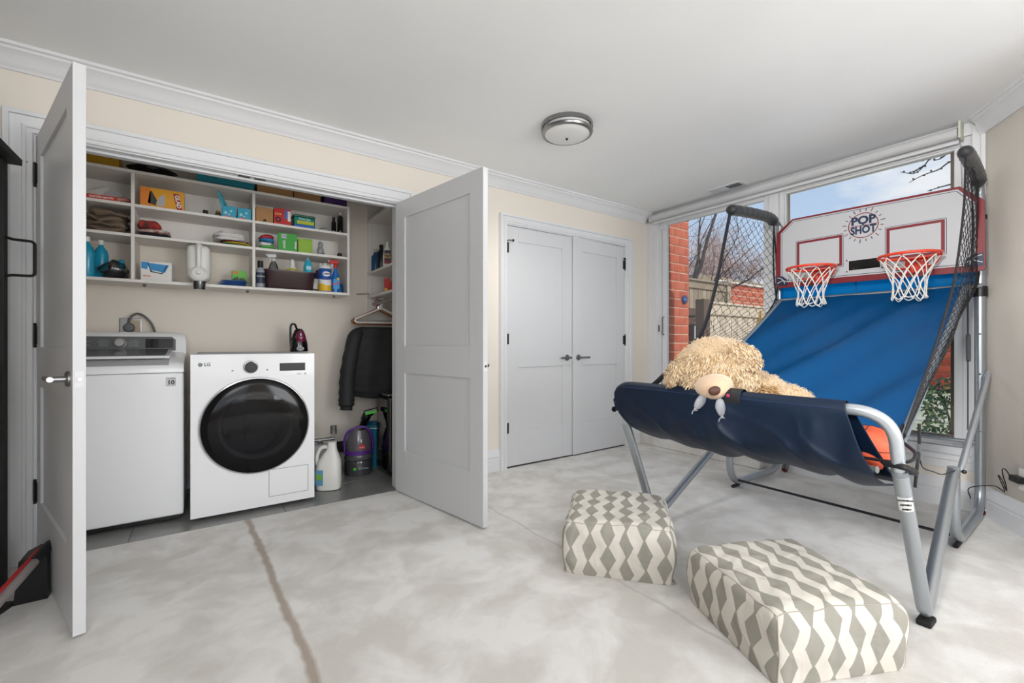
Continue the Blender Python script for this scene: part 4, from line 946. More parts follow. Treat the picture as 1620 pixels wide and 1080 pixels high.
wrap('yellow_wave', lambda u: .004, wv(.055, .008, 1), C('wave_yellow', (232, 186, 40)), .0475, t); wrap('white_wave', wv(.055, .008, 1), wv(.095, .006, 2), C('wave_white', (226, 228, 230)), .0475, t)
q = MB(); q.lathe([(0, 0), (.031, 0), (0, .0006)], (0, -.0485, .135), C('oval_white', (232, 232, 236)), 24, Matrix.Rotation(R(90), 3, 'X') @ Matrix.Diagonal(V((1, .62, 1)))); q.build('oval_badge', t)
text('lettering', 'CLOROX', .0155, (0, -.0495, .135), (1, 0, 0), (0, 0, 1), C('oval_navy', (20, 40, 120)), t, bold=.001)
text('lettering', 'Disinfecting Wipes', .0085, (0, -.0485, .092), (1, 0, 0), (0, 0, 1), dred, t)
q = MB(); q.lathe([(.047, .178), (.047, .192), (.040, .204), (0, .206)], (0, 0, 0), white_pl, 28); q.lathe([(.010, .204), (.012, .222), (.006, .226), (0, .226)], (0, 0, 0), white_pl, 14); q.build('lid', t)
t = bottle('glass_cleaner', 'blue glass cleaner spray with red and white head at the right end', 'bottle', .872, 3.70, Z1, [(0, 0), (.032, 0), (.034, .006), (.034, .10), (.026, .14), (.013, .175), (.012, .20)], C('cleaner_blue', (20, 110, 190), .12), 20, 1, .75)
q = MB(); q.box(-.024, .024, -.0275, -.0255, .028, .105, C('label_sky', (60, 150, 214)), .001); q.build('label', t)
text('lettering', 'Windex', .019, (0, -.0282, .070), V((cos(.35), 0, sin(.35))), V((-sin(.35), 0, cos(.35))), C('print_coral', (220, 60, 60)), t, bold=.0008)
q = MB(); q.box(.004, .022, -.0280, -.0262, .100, .116, C('tag_yellow', (232, 200, 40))); q.build('tag', t)
trigger(t, .20, wht, C('head_red', (206, 36, 32)), 1.1)
bottle('blue_bottle', 'short bottle of blue liquid beside the glass cleaner', 'bottle', .922, 3.76, Z1, [(0, 0), (.022, 0), (.022, .07), (.012, .085), (0, .088)], C('deep_blue', (16, 70, 120), .2))

# ---- shelving at the right end of the closet (shelves run towards us)
t_ = thing('side_shelving', 'beige adjustable shelving at the right end of the closet', 'shelf', (1.38, 3.55, 0))
for z in (1.462, 1.668, 2.13):
    q = MB(); q.box(1.195, 1.555, 3.19, 3.945, z - .02, z, melamine, .001); tb(q, 'shelf')
q = MB(); q.box(1.20, 1.555, 3.925, 3.948, 1.25, 2.40, melamine, .001); tb(q, 'upright_panel')
q = MB(); k_ = 0
for z in [1.50 + .032 * i for i in range(19)]: q.lathe([(.0028, 0), (0, .0006)], (1.235, 3.9248, z), dkmetal_m, 6, Mk)
tag(tb(q, 'pin_holes'), kind='stuff')
q = MB(); q.tube([(1.245, 3.19, 1.395), (1.245, 3.948, 1.395)], .014, metal_m, 14); tb(q, 'hanging_rod')
q = MB(); q.tube([(1.10, 3.93, 1.475), (1.20, 3.90, 1.480)], .004, metal_m, 6); tb(q, 'wire_hook')
t = thing('cream_cleanser', 'white cream cleanser bottle on the right end shelving', 'bottle', (1.235, 3.53, 1.669), R(-20))
q = MB(); q.lathe([(0, 0), (.034, 0), (.036, .006), (.036, .08), (.030, .13), (.018, .165), (.014, .17)], (0, 0, 0), white_pl, 22, None, 1, .65); q.build('bottle_body', t)
q = MB(); q.lathe([(.017, .168), (.017, .195), (.011, .205), (0, .206)], (0, 0, 0), white_pl, 14); q.build('cap', t)
q = MB(); q.box(-.025, .025, -.0262, -.0245, .02, .13, C('label_navy', (40, 40, 70)), .002); q.build('label', t)
q = MB(); q.box(-.022, .022, -.0268, -.0255, .022, .05, dred, .001); q.build('red_band', t)
text('lettering', 'Soft\nScrub', .024, (0, -.0272, .085), (1, 0, 0), (0, 0, 1), C('gold_print', (220, 170, 80)), t, bold=.001)
for x, y, lb, c_, h_ in ((1.235, 3.83, 'blue bottle at the back of the end shelf', (24, 84, 130), .17), (1.235, 3.68, 'very dark blue bottle beside the cream cleanser', (16, 22, 34), .18), (1.30, 3.46, 'green bottle half hidden behind the cream cleanser', (40, 130, 110), .17), (1.29, 3.56, 'white bottle behind the cream cleanser', (206, 206, 200), .19)):
    bottle('cleaner_bottle', lb, 'bottle', x, y, 1.669, [(0, 0), (.034, 0), (.036, .005), (.036, h_ * .75), (.015, h_ * .92), (.014, h_)], C('cb_%d' % c_[0], c_, .3), cap=([(.016, h_ - .004), (.016, h_ + .025), (0, h_ + .026)], C('pale_cap', (190, 186, 170)) if c_[0] > 20 else blk))
t = thing('red_bottle_box', 'red carton with a notched top on the lower end shelf', 'box', (1.30, 3.62, 1.463), R(-25)); q = MB(); q.prism([(-.055, 0), (.055, 0), (.055, .125), (.030, .125), (.022, .098), (-.010, .098), (-.022, .125), (-.055, .125)], (0, -.03, 0), (1, 0, 0), (0, 0, 1), (0, 1, 0), .06, red); q.build('carton', t)
patch(t, .06, -.052, -.030, .004, .040, C('tag_yellow', (232, 200, 40)))
# hangers
def hanger(loc, rz, m, label, group=None, w=.21, name='clothes_hanger', r=.0068, clip=False):
    t = thing(name, label, 'hanger', loc, rz, group)
    q = MB(); q.tube(catmull([(-.012, 0, .014), (.0, 0, .024), (.018, 0, .018), (.022, 0, -.004), (.002, 0, -.03), (0, 0, -.06)], 5), r * .7, chrome_m if clip else m, 8); q.build('hook', t)
    q = MB(); q.tube(smooth_path([(0, 0, -.058), (-.05, 0, -.082), (-w, 0, -.155), (-w - .008, 0, -.172), (-w + .01, 0, -.184), (w - .01, 0, -.184), (w + .008, 0, -.172), (w, 0, -.155), (.05, 0, -.082), (0, 0, -.058)], .02, 4), r, m, 8); q.build('hanger_frame', t)
    return t
hz_ = 1.415 - .001
wood_h = mat('hanger_wood', (170, 110, 66), .4); wood_d = mat('hanger_dark_wood', (98, 44, 28), .4)
hanger((1.245, 3.70, hz_ - .012), R(-6), white_pl, 'front white plastic hanger on the closet rod')
hanger((1.245, 3.73, hz_ - .010), R(2), white_pl, 'white plastic hanger just behind the foremost one')
hanger((1.245, 3.76, hz_ - .022), R(-3), wood_h, 'light wooden hanger behind the white ones', None, .22, 'wooden_hanger', .007, True)
hanger((1.245, 3.79, hz_ - .018), R(3), wood_d, 'dark reddish wooden hanger behind the light wooden one', None, .22, 'wooden_hanger', .009, True)
hanger((1.245, 3.83, hz_ - .010), R(0), C('hanger_red', (180, 40, 30)), 'red plastic hanger at the back of the rod', None, .20)
# jacket
jk = mat('jacket_black', (34, 35, 38), .7, bump=(60, .35, .006))
t = thing('jacket', 'black quilted jacket hanging on the closet rod below the hangers', 'jacket', (1.20, 3.72, 1.20))
q = MB()
def body(u, v):
    a = 2 * pi * u; z = -.02 - .60 * v
    w = .205 + .02 * sin(pi * v) - (.055 * max(0, 1 - v * 6) ** 1.5); d = .07 + .02 * sin(pi * v)
    if v > .93: w *= .95; d *= .9
    puff = 1 + .035 * abs(sin(v * 26))
    cx_ = math.copysign(abs(cos(a)) ** .8, cos(a)); return V((.02 + cx_ * w * puff, .015 + sin(a) * d * puff + .01 * sin(9 * cos(a) + 3 * v), z - .03 * cos(a) * v))
q.grid(body, 36, 44, jk, cu=True); q.bm.verts.ensure_lookup_table(); q.build('jacket_body', t, solid=.004)
q = MB(); q.tube(catmull([(-.10, 0, -.05), (-.165, -.005, -.095), (-.200, -.012, -.22), (-.235, -.02, -.42), (-.245, -.03, -.58), (-.248, -.035, -.66), (-.25, -.035, -.69)], 6), [.030, .034, .040, .046, .050, .054, .058, .060, .060, .060, .060, .060] + [.058 + .003 * (i % 3) for i in range(18)] + [.05, .047, .045, .046, .047, .048, .048], jk, 18); q.build('sleeve', t)
q = MB(); q.tube(catmull([(.16, 0, -.02), (.23, -.005, -.06), (.255, -.012, -.20), (.265, -.02, -.42), (.27, -.03, -.60)], 6), .055, jk, 16); q.build('sleeve', t)
q = MB(); q.obox((.10, -.082, -.612), (.22, .012, .035), black_fb, Matrix.Rotation(R(-6), 3, 'Y'), .005); q.build('hem_band', t)

# hand vacuum on the dryer
t = thing('hand_vacuum', 'black and magenta handheld vacuum standing on the dryer', 'vacuum', (.60, 3.67, .984))
mg = C('magenta_gloss', (120, 14, 62), .2, coat=.6)
q = MB(); q.lathe([(0, 0), (.062, 0), (.064, .01), (.060, .06), (.046, .12), (.032, .16), (.018, .172), (0, .174)], (0, 0, 0), black_gl, 28, None, 1, .9); q.build('body', t)
q = MB(); q.sphere((.006, -.030, .105), (.036, .028, .055), mg, 20); q.build('coloured_cover', t)
q = MB(); q.sphere((.004, -.052, .125), (.012, .01, .026), metal_m, 12); q.build('switch', t)
q = MB(); q.tube(catmull([(-.01, .02, .165), (-.03, .0, .205), (-.055, -.0, .195), (-.058, .0, .12), (-.055, 0, .03)], 6), .008, black_pl, 10); q.build('handle', t)
q = MB(); q.lathe([(0, 0), (.026, 0), (0, .001)], (0, -.058, .022), C('badge_silver', (150, 150, 156), .3), 18, Matrix.Rotation(R(85), 3, 'X') @ Matrix.Diagonal(V((1, .6, 1)))); q.build('badge', t)
text('lettering', 'Shark', .016, (0, -.0605, .022), (1, 0, 0), (0, 0, 1), ink, t)

# detergent jug on the floor
t = thing('laundry_jug', 'large white detergent jug on the closet floor beside the dryer', 'jug', (.745, 3.36, 0), R(-30))
q = MB(); k = q.mi(white_pl); rings = []
for hw, hd, z, ox in ((.070, .050, 0, 0), (.082, .060, .006, 0), (.085, .062, .05, 0), (.084, .061, .14, 0), (.076, .055, .20, .006), (.052, .042, .25, .014), (.032, .030, .285, .022), (.028, .028, .32, .024), (.028, .028, .338, .024)):
    rings.append([q.bm.verts.new((ox + math.copysign(abs(cos(2 * pi * j / 28)) ** .7, cos(2 * pi * j / 28)) * hw, math.copysign(abs(sin(2 * pi * j / 28)) ** .7, sin(2 * pi * j / 28)) * hd, z)) for j in range(28)])
for A, B in zip(rings, rings[1:]):
    for j in range(28): q.face([A[j], A[(j + 1) % 28], B[(j + 1) % 28], B[j]], k)
q.face(rings[0], k); q.face(rings[-1], k); q.build('jug_body', t)
q = MB(); q.tube(catmull([(.0, 0, .30), (-.05, 0, .295), (-.078, 0, .25), (-.080, 0, .19), (-.066, 0, .15)], 5), .014, white_pl, 12); q.build('handle', t)
q = MB(); q.box(-.072, -.02, -.0625, -.058, .04, .15, C('label_aqua', (96, 150, 180)), .002); q.build('label', t)
q = MB(); q.lathe([(0, 0), (.022, 0), (0, .001)], (-.046, -.0632, .10), C('label_leaf', (120, 170, 60)), 18, Mk); q.build('label_badge', t)
t = thing('laundry_jug', 'translucent detergent jug with dispenser tap behind the white one', 'jug', (.72, 3.55, 0)); q = MB(); q.obox((0, 0, .15), (.12, .16, .29), C('cloudy_plastic', (190, 192, 190), .35), None, .03); q.build('jug_body', t)
q = MB(); q.tube([(-.06, -.03, .325), (.10, -.03, .325)], .013, clear_m, 12); q.obox((0, -.03, .305), (.04, .04, .04), clear_m, None, .006); q.lathe([(.026, 0), (.022, .07), (0, .072)], (.115, .06, .34), clear_m, 16); q.build('dispenser', t)
t = thing('stick_vacuum', 'thin purple and black stick vacuum leaning in the gap beside the dryer', 'vacuum', (.64, 3.52, 0)); q = MB(); q.tube([(.0, 0, .12), (-.012, .02, .55)], .011, C('purple_tube', (100, 30, 90), .3), 10); q.build('wand', t); q = MB(); q.obox((.008, -.01, .09), (.035, .10, .18), black_pl, None, .008); q.build('floor_head', t)

# spot cleaner
t = thing('spot_cleaner', 'portable carpet cleaner with purple handle and smoky tanks', 'carpet cleaner', (1.03, 3.62, 0), R(-12))
smoke = mat('smoky_tank', (70, 70, 74), .12, spec=.7, coat=.5); pur = C('purple_plastic', (92, 48, 140), .3)
q = MB(); q.lathe([(0, 0), (.098, 0), (.104, .01), (.104, .10), (.100, .115)], (.0, 0, 0), smoke, 36, None, 1, .9); q.build('base_tank', t)
q = MB(); q.lathe([(.101, .12), (.104, .125), (.104, .150), (.100, .16)], (0, 0, 0), mat('grey_collar', (86, 86, 90), .25), 36, None, 1, .9); q.build('collar', t)
q = MB(); q.lathe([(.098, .16), (.098, .27), (.092, .29), (.080, .33), (.070, .355), (0, .36)], (0, 0, 0), mat('tank_upper', (96, 92, 98), .15, coat=.5), 36, None, 1, .9); q.build('dirty_tank', t)
q = MB(); q.lathe([(.100, .165), (.108, .168), (.109, .19), (.102, .195)], (0, 0, 0), pur, 36, None, 1, .9); q.build('purple_band', t)
q = MB(); q.tube(catmull([(-.104, -.02, .17), (-.112, -.03, .25), (-.088, -.045, .34), (-.02, -.05, .378), (.05, -.05, .375), (.085, -.045, .33), (.108, -.02, .24), (.104, 0, .18)], 6), .010, pur, 10); q.build('carry_handle', t)
q = MB(); q.prism([(-.10, 0), (.10, 0), (.11, .12), (.07, .24), (.0, .27), (-.08, .2)], (-.115, 0, .0), (0, 1, 0), (0, 0, 1), (-1, 0, 0), .085, black_gl); q.build('hose_cover', t)
q = MB(); q.tube(catmull([(.03, .03, .36), (.05, .02, .43), (.07, -.0, .47), (.095, -.02, .49)], 5), [.03] * 5 + [.036] * 5 + [.03] * 6, black_gl, 14); q.obox((.09, -.035, .50), (.11, .05, .035), black_gl, Matrix.Rotation(R(-12), 3, 'Y'), .01); q.build('nozzle', t)
q = MB(); q.obox((.09, -.064, .492), (.09, .008, .022), C('lime_strip', (70, 190, 50), .4), Matrix.Rotation(R(-10), 3, 'Y'), .003); q.build('green_strip', t)
q = MB(); q.prism([(-.016, .215), (.030, .215), (.034, .240), (.012, .246), (.006, .262), (.0, .246), (-.012, .240)], (.01, -.0925, 0), (1, 0, 0), (0, 0, 1), (0, -1, 0), .002, C('badge_red', (190, 30, 34))); q.build('red_badge', t)
text('lettering', 'BISSELL', .012, (.018, -.0950, .226), (1, 0, 0), (0, 0, 1), wht, t)
q = MB(); q.lathe([(0, 0), (.012, 0), (0, .001)], (-.035, -.0935, .060), C('lime_strip', (70, 190, 50)), 14, Mk); q.build('green_dot', t)
text('lettering', 'SpotClean', .018, (.03, -.0950, .062), (1, 0, 0), (0, 0, 1), C('pale_print', (200, 205, 210)), t)
t = thing('blue_bucket', 'teal blue bucket standing behind the carpet cleaner', 'bucket', (1.22, 3.80, 0)); q = MB(); q.lathe([(0, 0), (.09, 0), (.115, .33), (.122, .335), (.122, .36), (.11, .36), (.088, .01), (0, .01)], (0, 0, 0), C('bucket_teal', (14, 110, 140), .35), 28); q.build('bucket_wall', t)
q = MB(); q.tube([(-.118, -.02, .345), (-.06, -.115, .335), (.06, -.115, .335), (.118, -.02, .345)], .005, white_pl, 6); q.build('bail', t)
t = thing('trash_can', 'tall black trash can at the right end of the closet floor', 'trash can', (1.32, 3.50, 0)); q = MB(); q.obox((0, 0, .325), (.28, .30, .61), black_gl, None, .03); q.build('bin_body', t)
q = MB(); q.obox((0, 0, .642), (.275, .295, .02), chrome_m, None, .008); q.build('lid', t); q = MB(); q.obox((-.09, -.16, .022), (.10, .05, .014), metal_m, None, .004); q.build('foot_pedal', t)

# ================================================================== LEFT EDGE
t_ = thing('storage_rack', 'black wooden storage rack with towel bar at the left edge', 'rack', (-1.0, 2.62, 0))
q = MB(); q.box(-1.40, -.655, 2.34, 2.86, 1.83, 1.858, black_wd, .003); tb(q, 'top_board')
for xx in (-.735, -1.36):
    for yy in (2.38, 2.80): q = MB(); q.box(xx, xx + .045, yy - .022, yy + .022, 0, 1.83, black_wd, .003); tb(q, 'post')
for z in (1.30, .655, .20):
    q = MB(); q.box(-1.36, -.70, 2.37, 2.83, z - .022, z, black_wd, .003); tb(q, 'shelf')
for z in (1.28, .60, .14):
    for yy in (2.38, 2.80): q = MB(); q.box(-1.32, -.735, yy - .012, yy + .012, z - .06, z, black_wd, .002); tb(q, 'rail')
q = MB(); q.tube(smooth_path([(-.692, 2.80, 1.50), (-.672, 2.80, 1.492), (-.604, 2.80, 1.490), (-.604, 2.80, 1.338), (-.675, 2.80, 1.338), (-.692, 2.80, 1.330)], .018), .006, black_pl, 8); tb(q, 'towel_bar')
for yy in (2.38, 2.80): q = MB(); q.box(-.75, -.66, yy - .03, yy + .03, .0, .008, black_wd, .002); tb(q, 'foot_plate')
bk_m = mat('wicker', (196, 180, 150), .85, bump=(120, .4, .003))
t = thing('wicker_basket', 'woven cream basket on the black rack at the left edge', 'basket', (-.865, 2.60, .656))
for i in range(17):
    q = MB(); z = .012 + .0165 * i; w_ = .155 + .012 * (i / 16); q.tube([(w_ * math.copysign(abs(cos(a)) ** .6, cos(a)), .17 * math.copysign(abs(sin(a)) ** .6, sin(a)), z + .002 * sin(14 * a + i)) for a in [2 * pi * j / 40 for j in range(40)]], .009, bk_m, 7, closed=True); q.build('coil', t)
q = MB(); q.tube([(.172 * math.copysign(abs(cos(a)) ** .6, cos(a)), .182 * math.copysign(abs(sin(a)) ** .6, sin(a)), .296 + .005 * sin(20 * a)) for a in [2 * pi * j / 60 for j in range(60)]], .013, bk_m, 8, closed=True); q.build('rim', t)
q = MB(); q.lathe([(0, .002), (.15, .002), (.15, .008), (0, .008)], (0, 0, 0), bk_m, 24); q.build('basket_base', t)
t = thing('floor_sweeper', 'black floor sweeper with red and silver pole behind the open door', 'sweeper', (-.57, 2.62, 0))
q = MB(); q.prism([(-.045, 0), (.052, 0), (.048, .17), (.01, .19), (-.03, .17)], (0, -.05, .0), (1, 0, 0), (0, 0, 1), (0, 1, 0), .12, black_pl); q.build('head', t)
q = MB(); q.obox((-.085, -.06, .008), (.07, .08, .016), black_pl, Matrix.Rotation(R(-20), 3, 'Z'), .003); q.build('skid', t)
q = MB(); q.tube([(.035, -.02, .185), (-.02, -.42, .135), (-.10, -.95, .06)], .016, mat('pole_silver', (168, 160, 158), .35, .5), 14); q.build('pole', t)
q = MB(); q.tube([(.022, -.022, .198), (-.034, -.42, .148), (-.115, -.95, .073)], .008, C('pole_red', (170, 30, 34), .3), 10); q.build('pole_stripe', t)
q = MB(); q.tube([(.045, .03, .195), (.022, -.10, .176)], .020, black_pl, 14); q.build('joint', t)

# ================================================================== POUFS
def pouf(label, c, ax, h, seed, zipper=None):
    t = thing('pouf', label, 'pouf', (c[0], c[1], 0), 0)
    ex = V((ax[0], ax[1], 0)).normalized(); ey = V((-ex.y, ex.x, 0)); H_ = .2375; r = .035
    q = MB(); k = q.mi(pouf_m); uvl = q.bm.loops.layers.uv.new('UVMap')
    def pos(a, b, z):     # a,b in -1..1, z in 0..1
        p = V((a * H_, b * H_, z * h)); lo = V((-H_ + r, -H_ + r, .02)); hi = V((H_ - r, H_ - r, h - r))
        i_ = V([min(max(p[j], lo[j]), hi[j]) for j in range(3)]); d = p - i_
        if d.length > 1e-6: p = i_ + d.normalized() * min(r, d.length) if p.z > .02 else i_ + V((d.x, d.y, 0)).normalized() * min(r, V((d.x, d.y)).length) + V((0, 0, min(0, d.z)))
        bul = .010 * (1 - a * a) * (1 if z > .98 else 0); side = .012 * sin(pi * min(1, z)) 
        p.z += bul
        p.x += side * a ** 3; p.y += side * b ** 3
        n1 = mnoise.noise_vector(p * 9 + V((seed, 0, 0))) * .010 + mnoise.noise_vector(V((p.x * 26, p.y * 26, p.z * 9 + seed))) * .0035
        f_ = min(1, z * 5)
        p += n1 * f_
        # pinch under the top seam
        p.z = max(p.z, .001)
        w = ex * p.x + ey * p.y; w.z = p.z
        return w
    N_ = 40; cache = {}
    def vert(a, b, z):
        key = (round(a, 4), round(b, 4), round(z, 4))
        if key not in cache: cache[key] = q.bm.verts.new(pos(a, b, z))
        return cache[key]
    def sheet(fp, fuv, nu, nv):
        for i in range(nu):
            for j in range(nv):
                cs = [(i, j), (i + 1, j), (i + 1, j + 1), (i, j + 1)]
                f = q.face([vert(*fp(a / nu, b / nv)) for a, b in cs], k)
                if f:
                    for lp, (a, b) in zip(f.loops, cs): lp[uvl].uv = fuv(a / nu, b / nv)
    H2 = 2 * H_
    sheet(lambda u, v: (2 * u - 1, 2 * v - 1, 1), lambda u, v: (u * H2, v * H2 + 1), N_, N_)                       # top: stripes run along local y
    sheet(lambda u, v: (2 * u - 1, -1, v), lambda u, v: (u * H2, v * h + 1 - h), N_, 16)
    sheet(lambda u, v: (2 * u - 1, 1, v), lambda u, v: (u * H2 + .03, v * h), N_, 16)
    sheet(lambda u, v: (-1, 2 * u - 1, v), lambda u, v: (u * H2 + .5, v * h + .04), N_, 16)
    sheet(lambda u, v: (1, 2 * u - 1, v), lambda u, v: (u * H2 + .9, v * h + .09), N_, 16)
    sheet(lambda u, v: (2 * u - 1, 2 * v - 1, 0), lambda u, v: (u * H2, v * H2), 8, 8) if 0 else None
    o = q.build('cover', t, ang=60)
    md = o.modifiers.new('s', 'SUBSURF'); md.levels = 1; md.render_levels = 1
    # piped seams
    q = MB(); sm = mat('seam', (176, 170, 158), .9); zz = h - .012
    for (a, b) in (((-1, -1), (1, -1)), ((1, -1), (1, 1)), ((1, 1), (-1, 1)), ((-1, 1), (-1, -1))):
        q.tube([pos(a[0] + (b[0] - a[0]) * i / 24, a[1] + (b[1] - a[1]) * i / 24, 1) for i in range(25)], .0016, sm, 5)
    for a, b in ((-1, -1), (1, -1), (1, 1), (-1, 1)): q.tube([pos(a, b, i / 10) for i in range(11)], .0016, sm, 5)
    q.build('seams', t)
    if zipper:
        q = MB(); p = pos(zipper[0], zipper[1], .06); q.obox(p + V((.006, -.006, .0)), (.012, .006, .02), chrome_m, Matrix.Rotation(R(30), 3, 'Y'), .001); q.obox(p + V((.014, -.008, -.006)), (.01, .003, .018), chrome_m, Matrix.Rotation(R(-50), 3, 'Y'), .001); q.build('zip_pull', t)
    return t
pouf('farther square pouf in taupe diamond print, near the left game leg', (1.683, 1.487), (.651, -.759), .235, 3.0, (1, -1))
pouf('nearer square pouf in taupe diamond print, at the bottom of the picture', (1.737, .745), (.902, -.43), .222, 8.0)

# ================================================================== BASKETBALL GAME
G = thing('basketball_game', 'two hoop arcade basketball game with blue ramp and silver tube frame', 'arcade game', (3.0, 1.1, 0))
def gb_(q, name, par=None, **k):
    o = q.build(name, par or G, loc=G.location, **k); o.location = (0, 0, 0); return o
# side frames: short front post, floor rail, tall rear post
rub = rubber_m
for yf_, yr_, z1 in ((.545, .560, 1.93), (1.70, 1.685, 1.99)):
    q = MB(); q.tube(smooth_path([(3.10, yf_, .42), (3.10, yf_, .035), (3.83, yr_, .035), (3.83, yr_, z1)], .17, 9), .0245, steel_m, 18); sf = gb_(q, 'side_frame')
    q = MB(); q.tube([(3.14, yf_, .012), (3.22, yf_, .012)], .012, rub, 8); q.tube([(3.10, yf_, .418), (3.10, yf_, .421)], .0243, C('cap_grey', (150, 152, 154)), 16); gb_(q, 'rubber_foot', sf)
    q = MB(); q.lathe([(.026, -.03), (.0335, -.03), (.0335, .03), (.026, .03)], (3.83, yr_, 1.355), black_pl, 20); gb_(q, 'clamp', sf)
    for z in (.86, 1.10, .52): q = MB(); q.sphere((3.805, yr_ - .004, z), .006, chrome_m, 8); gb_(q, 'bolt', sf)
    q = MB(); q.obox((3.872, yr_ - (.03 if yr_ > 1 else -.0), .075), (.012, .045, .09), metal_m, Matrix.Rotation(R(20), 3, 'Y'), .003)
    q.tube([(3.880, yr_ - .030, .030), (3.880, yr_ - .004, .030)], .028, C('caster_red', (96, 26, 30), .4), 18); gb_(q, 'caster', sf)
# front legs (V) and hoop bar
def leg(pts, name, r=.0235, par=None):
    q = MB(); q.tube(smooth_path(pts, .05, 6), r, steel_m, 18); return gb_(q, name, par)
rt_, lt_, rf, lf = V((1.97, .48, .605)), V((1.937, 1.655, .60)), V((2.195, .462, .035)), V((2.13, 1.61, .035))
RL = leg([rt_, rf, (3.055, .54, .405)], 'leg'); LL = leg([lt_, lf, (3.055, 1.70, .405)], 'leg')
q = MB(); q.tube(smooth_path([rt_ + V((.004, 0, -.02)), (1.915, .485, .805), (1.90, 1.645, .805), lt_ + V((.004, 0, -.02))], .145, 12), .0205, mat('silver_tube_light', (190, 196, 202), .28, .6), 18); HB = gb_(q, 'front_bar')
for f_, L_ in ((rf, RL), (lf, LL)):
    q = MB(); q.obox(f_ + V((.012, 0, -.024)), (.075, .046, .024), rub, None, .008); gb_(q, 'rubber_foot', L_)
q = MB(); q.lathe([(.0215, -.012), (.0245, -.012), (.0250, .0), (.0245, .006)], rt_ + V((0, 0, -.005)), C('collar_grey', (120, 124, 128), .4), 18, (rt_ - rf).to_track_quat('Z', 'Y').to_matrix()); gb_(q, 'collar', RL)
# warning sticker wrapped on the right leg
axl = (rt_ - rf).normalized(); cst = rt_ + (rf - rt_) * .20; tc_ = V((-cst.x, -cst.y, 1.04 - cst.z)); tc_ = (tc_ - axl * tc_.dot(axl)).normalized(); sd = axl.cross(tc_).normalized()
q = MB(); q.grid(lambda u, v: cst + axl * (.055 * (v - .5)) + (tc_ * cos((u - .5) * 1.9) + sd * sin((u - .5) * 1.9)) * .0242, 12, 1, C('sticker_white', (226, 226, 224))); ST = gb_(q, 'warning_sticker', RL)
for i, wd in enumerate(('WARNING', 'ADVERT', 'AVERT')):
    text('lettering', wd, .0085, cst + tc_ * .0250 + axl * (.018 - .018 * i) - G.location, -sd if (-sd).dot(V((.8, -.6, 0))) > 0 else sd, axl, ink, ST, bold=.0006)
# rods
q = MB(); q.tube([(3.17, 1.70, .058), (3.16, .545, .058)], .008, dkmetal_m, 10); gb_(q, 'floor_rod')
q = MB(); q.tube([(3.83, 1.685, .445), (3.83, .56, .445)], .013, steel_m, 12); gb_(q, 'rear_rod')
q = MB(); q.tube([(3.79, 1.70, 1.388), (3.79, .545, 1.388)], .0135, steel_m, 12); gb_(q, 'ramp_rod')
for y in (.527, 1.72):
    q = MB(); q.tube([(3.83, y, .875), (3.81, y, .85), (3.16, y - .003, .43), (3.125, y, .40)], [.010, .015, .015, .010], mat('silver_tube_light', (190, 196, 202)), 12); gb_(q, 'brace')
    q = MB(); q.sphere((3.125, y - .015, .40), .011, black_pl, 8); gb_(q, 'knob')
q = MB(); q.obox((1.955, 1.685, .665), (.03, .03, .04), black_pl, None, .006); q.tube([(1.95, 1.70, .665), (1.945, 1.74, .665)], .007, black_pl, 8); q.lathe([(0, 0), (.016, 0), (.016, .012), (0, .012)], (1.945, 1.742, .665), black_pl, 10, Matrix.Rotation(R(-90), 3, 'X')); gb_(q, 'knob')

# ramp cloth and ball tray
RY0, RY1 = .615, 1.655
def rampf(u, v):
    X = 3.79 - 1.62 * v; Y = RY1 + (RY0 - RY1) * u
    if u > .5: Y -= .015 * v
    z = 1.40 - .60 * (3.80 - X)
    zb = .545
    z = zb + math.log(1 + math.exp((z - zb) / .03)) * .03
    ph = X * .62 + Y
    A_ = .026 * sin(pi * min(1, v * 3) / 2) * (.35 + .65 * sin(pi * u) ** .6)
    z += A_ * (sin(ph * 9 + 2 * mnoise.noise(V((X * 1.2, Y * 1.2, 0)))) + .45 * sin(ph * 21 + 1.3)) - .018 * sin(pi * u) * v
    z += .004 * mnoise.noise(V((X * 7, Y * 7, 3)))
    return V((X, Y, z))
q = MB(); q.grid(rampf, 90, 110, ramp_m); RC = gb_(q, 'ramp_cloth', solid=.002)
q = MB(); q.grid(lambda u, v: rampf(1, v) + V((0, .012 - .034 * u, .004 + .006 * sin(pi * u))), 3, 60, hem_m); gb_(q, 'grey_hem', RC, solid=.0015)
q = MB(); q.grid(lambda u, v: rampf(0, v) + V((0, -.012 + .03 * u, .004 + .004 * sin(pi * u))), 3, 60, hem_m); gb_(q, 'grey_hem', RC, solid=.0015)
q = MB(); q.grid(lambda u, v: V((3.80 + .006 * sin(14 * u), 1.665 - 1.09 * u, 1.385 + .125 * v)), 40, 3, curtain_m); LC = gb_(q, 'back_curtain', solid=.001)
q = MB()
for y in (.62, .90, 1.165, 1.44, 1.655): q = MB(); q.box(3.790, 3.793, y - .003, y + .003, 1.39, 1.49, C('curtain_seam', (12, 90, 150))); gb_(q, 'curtain_seam', LC)
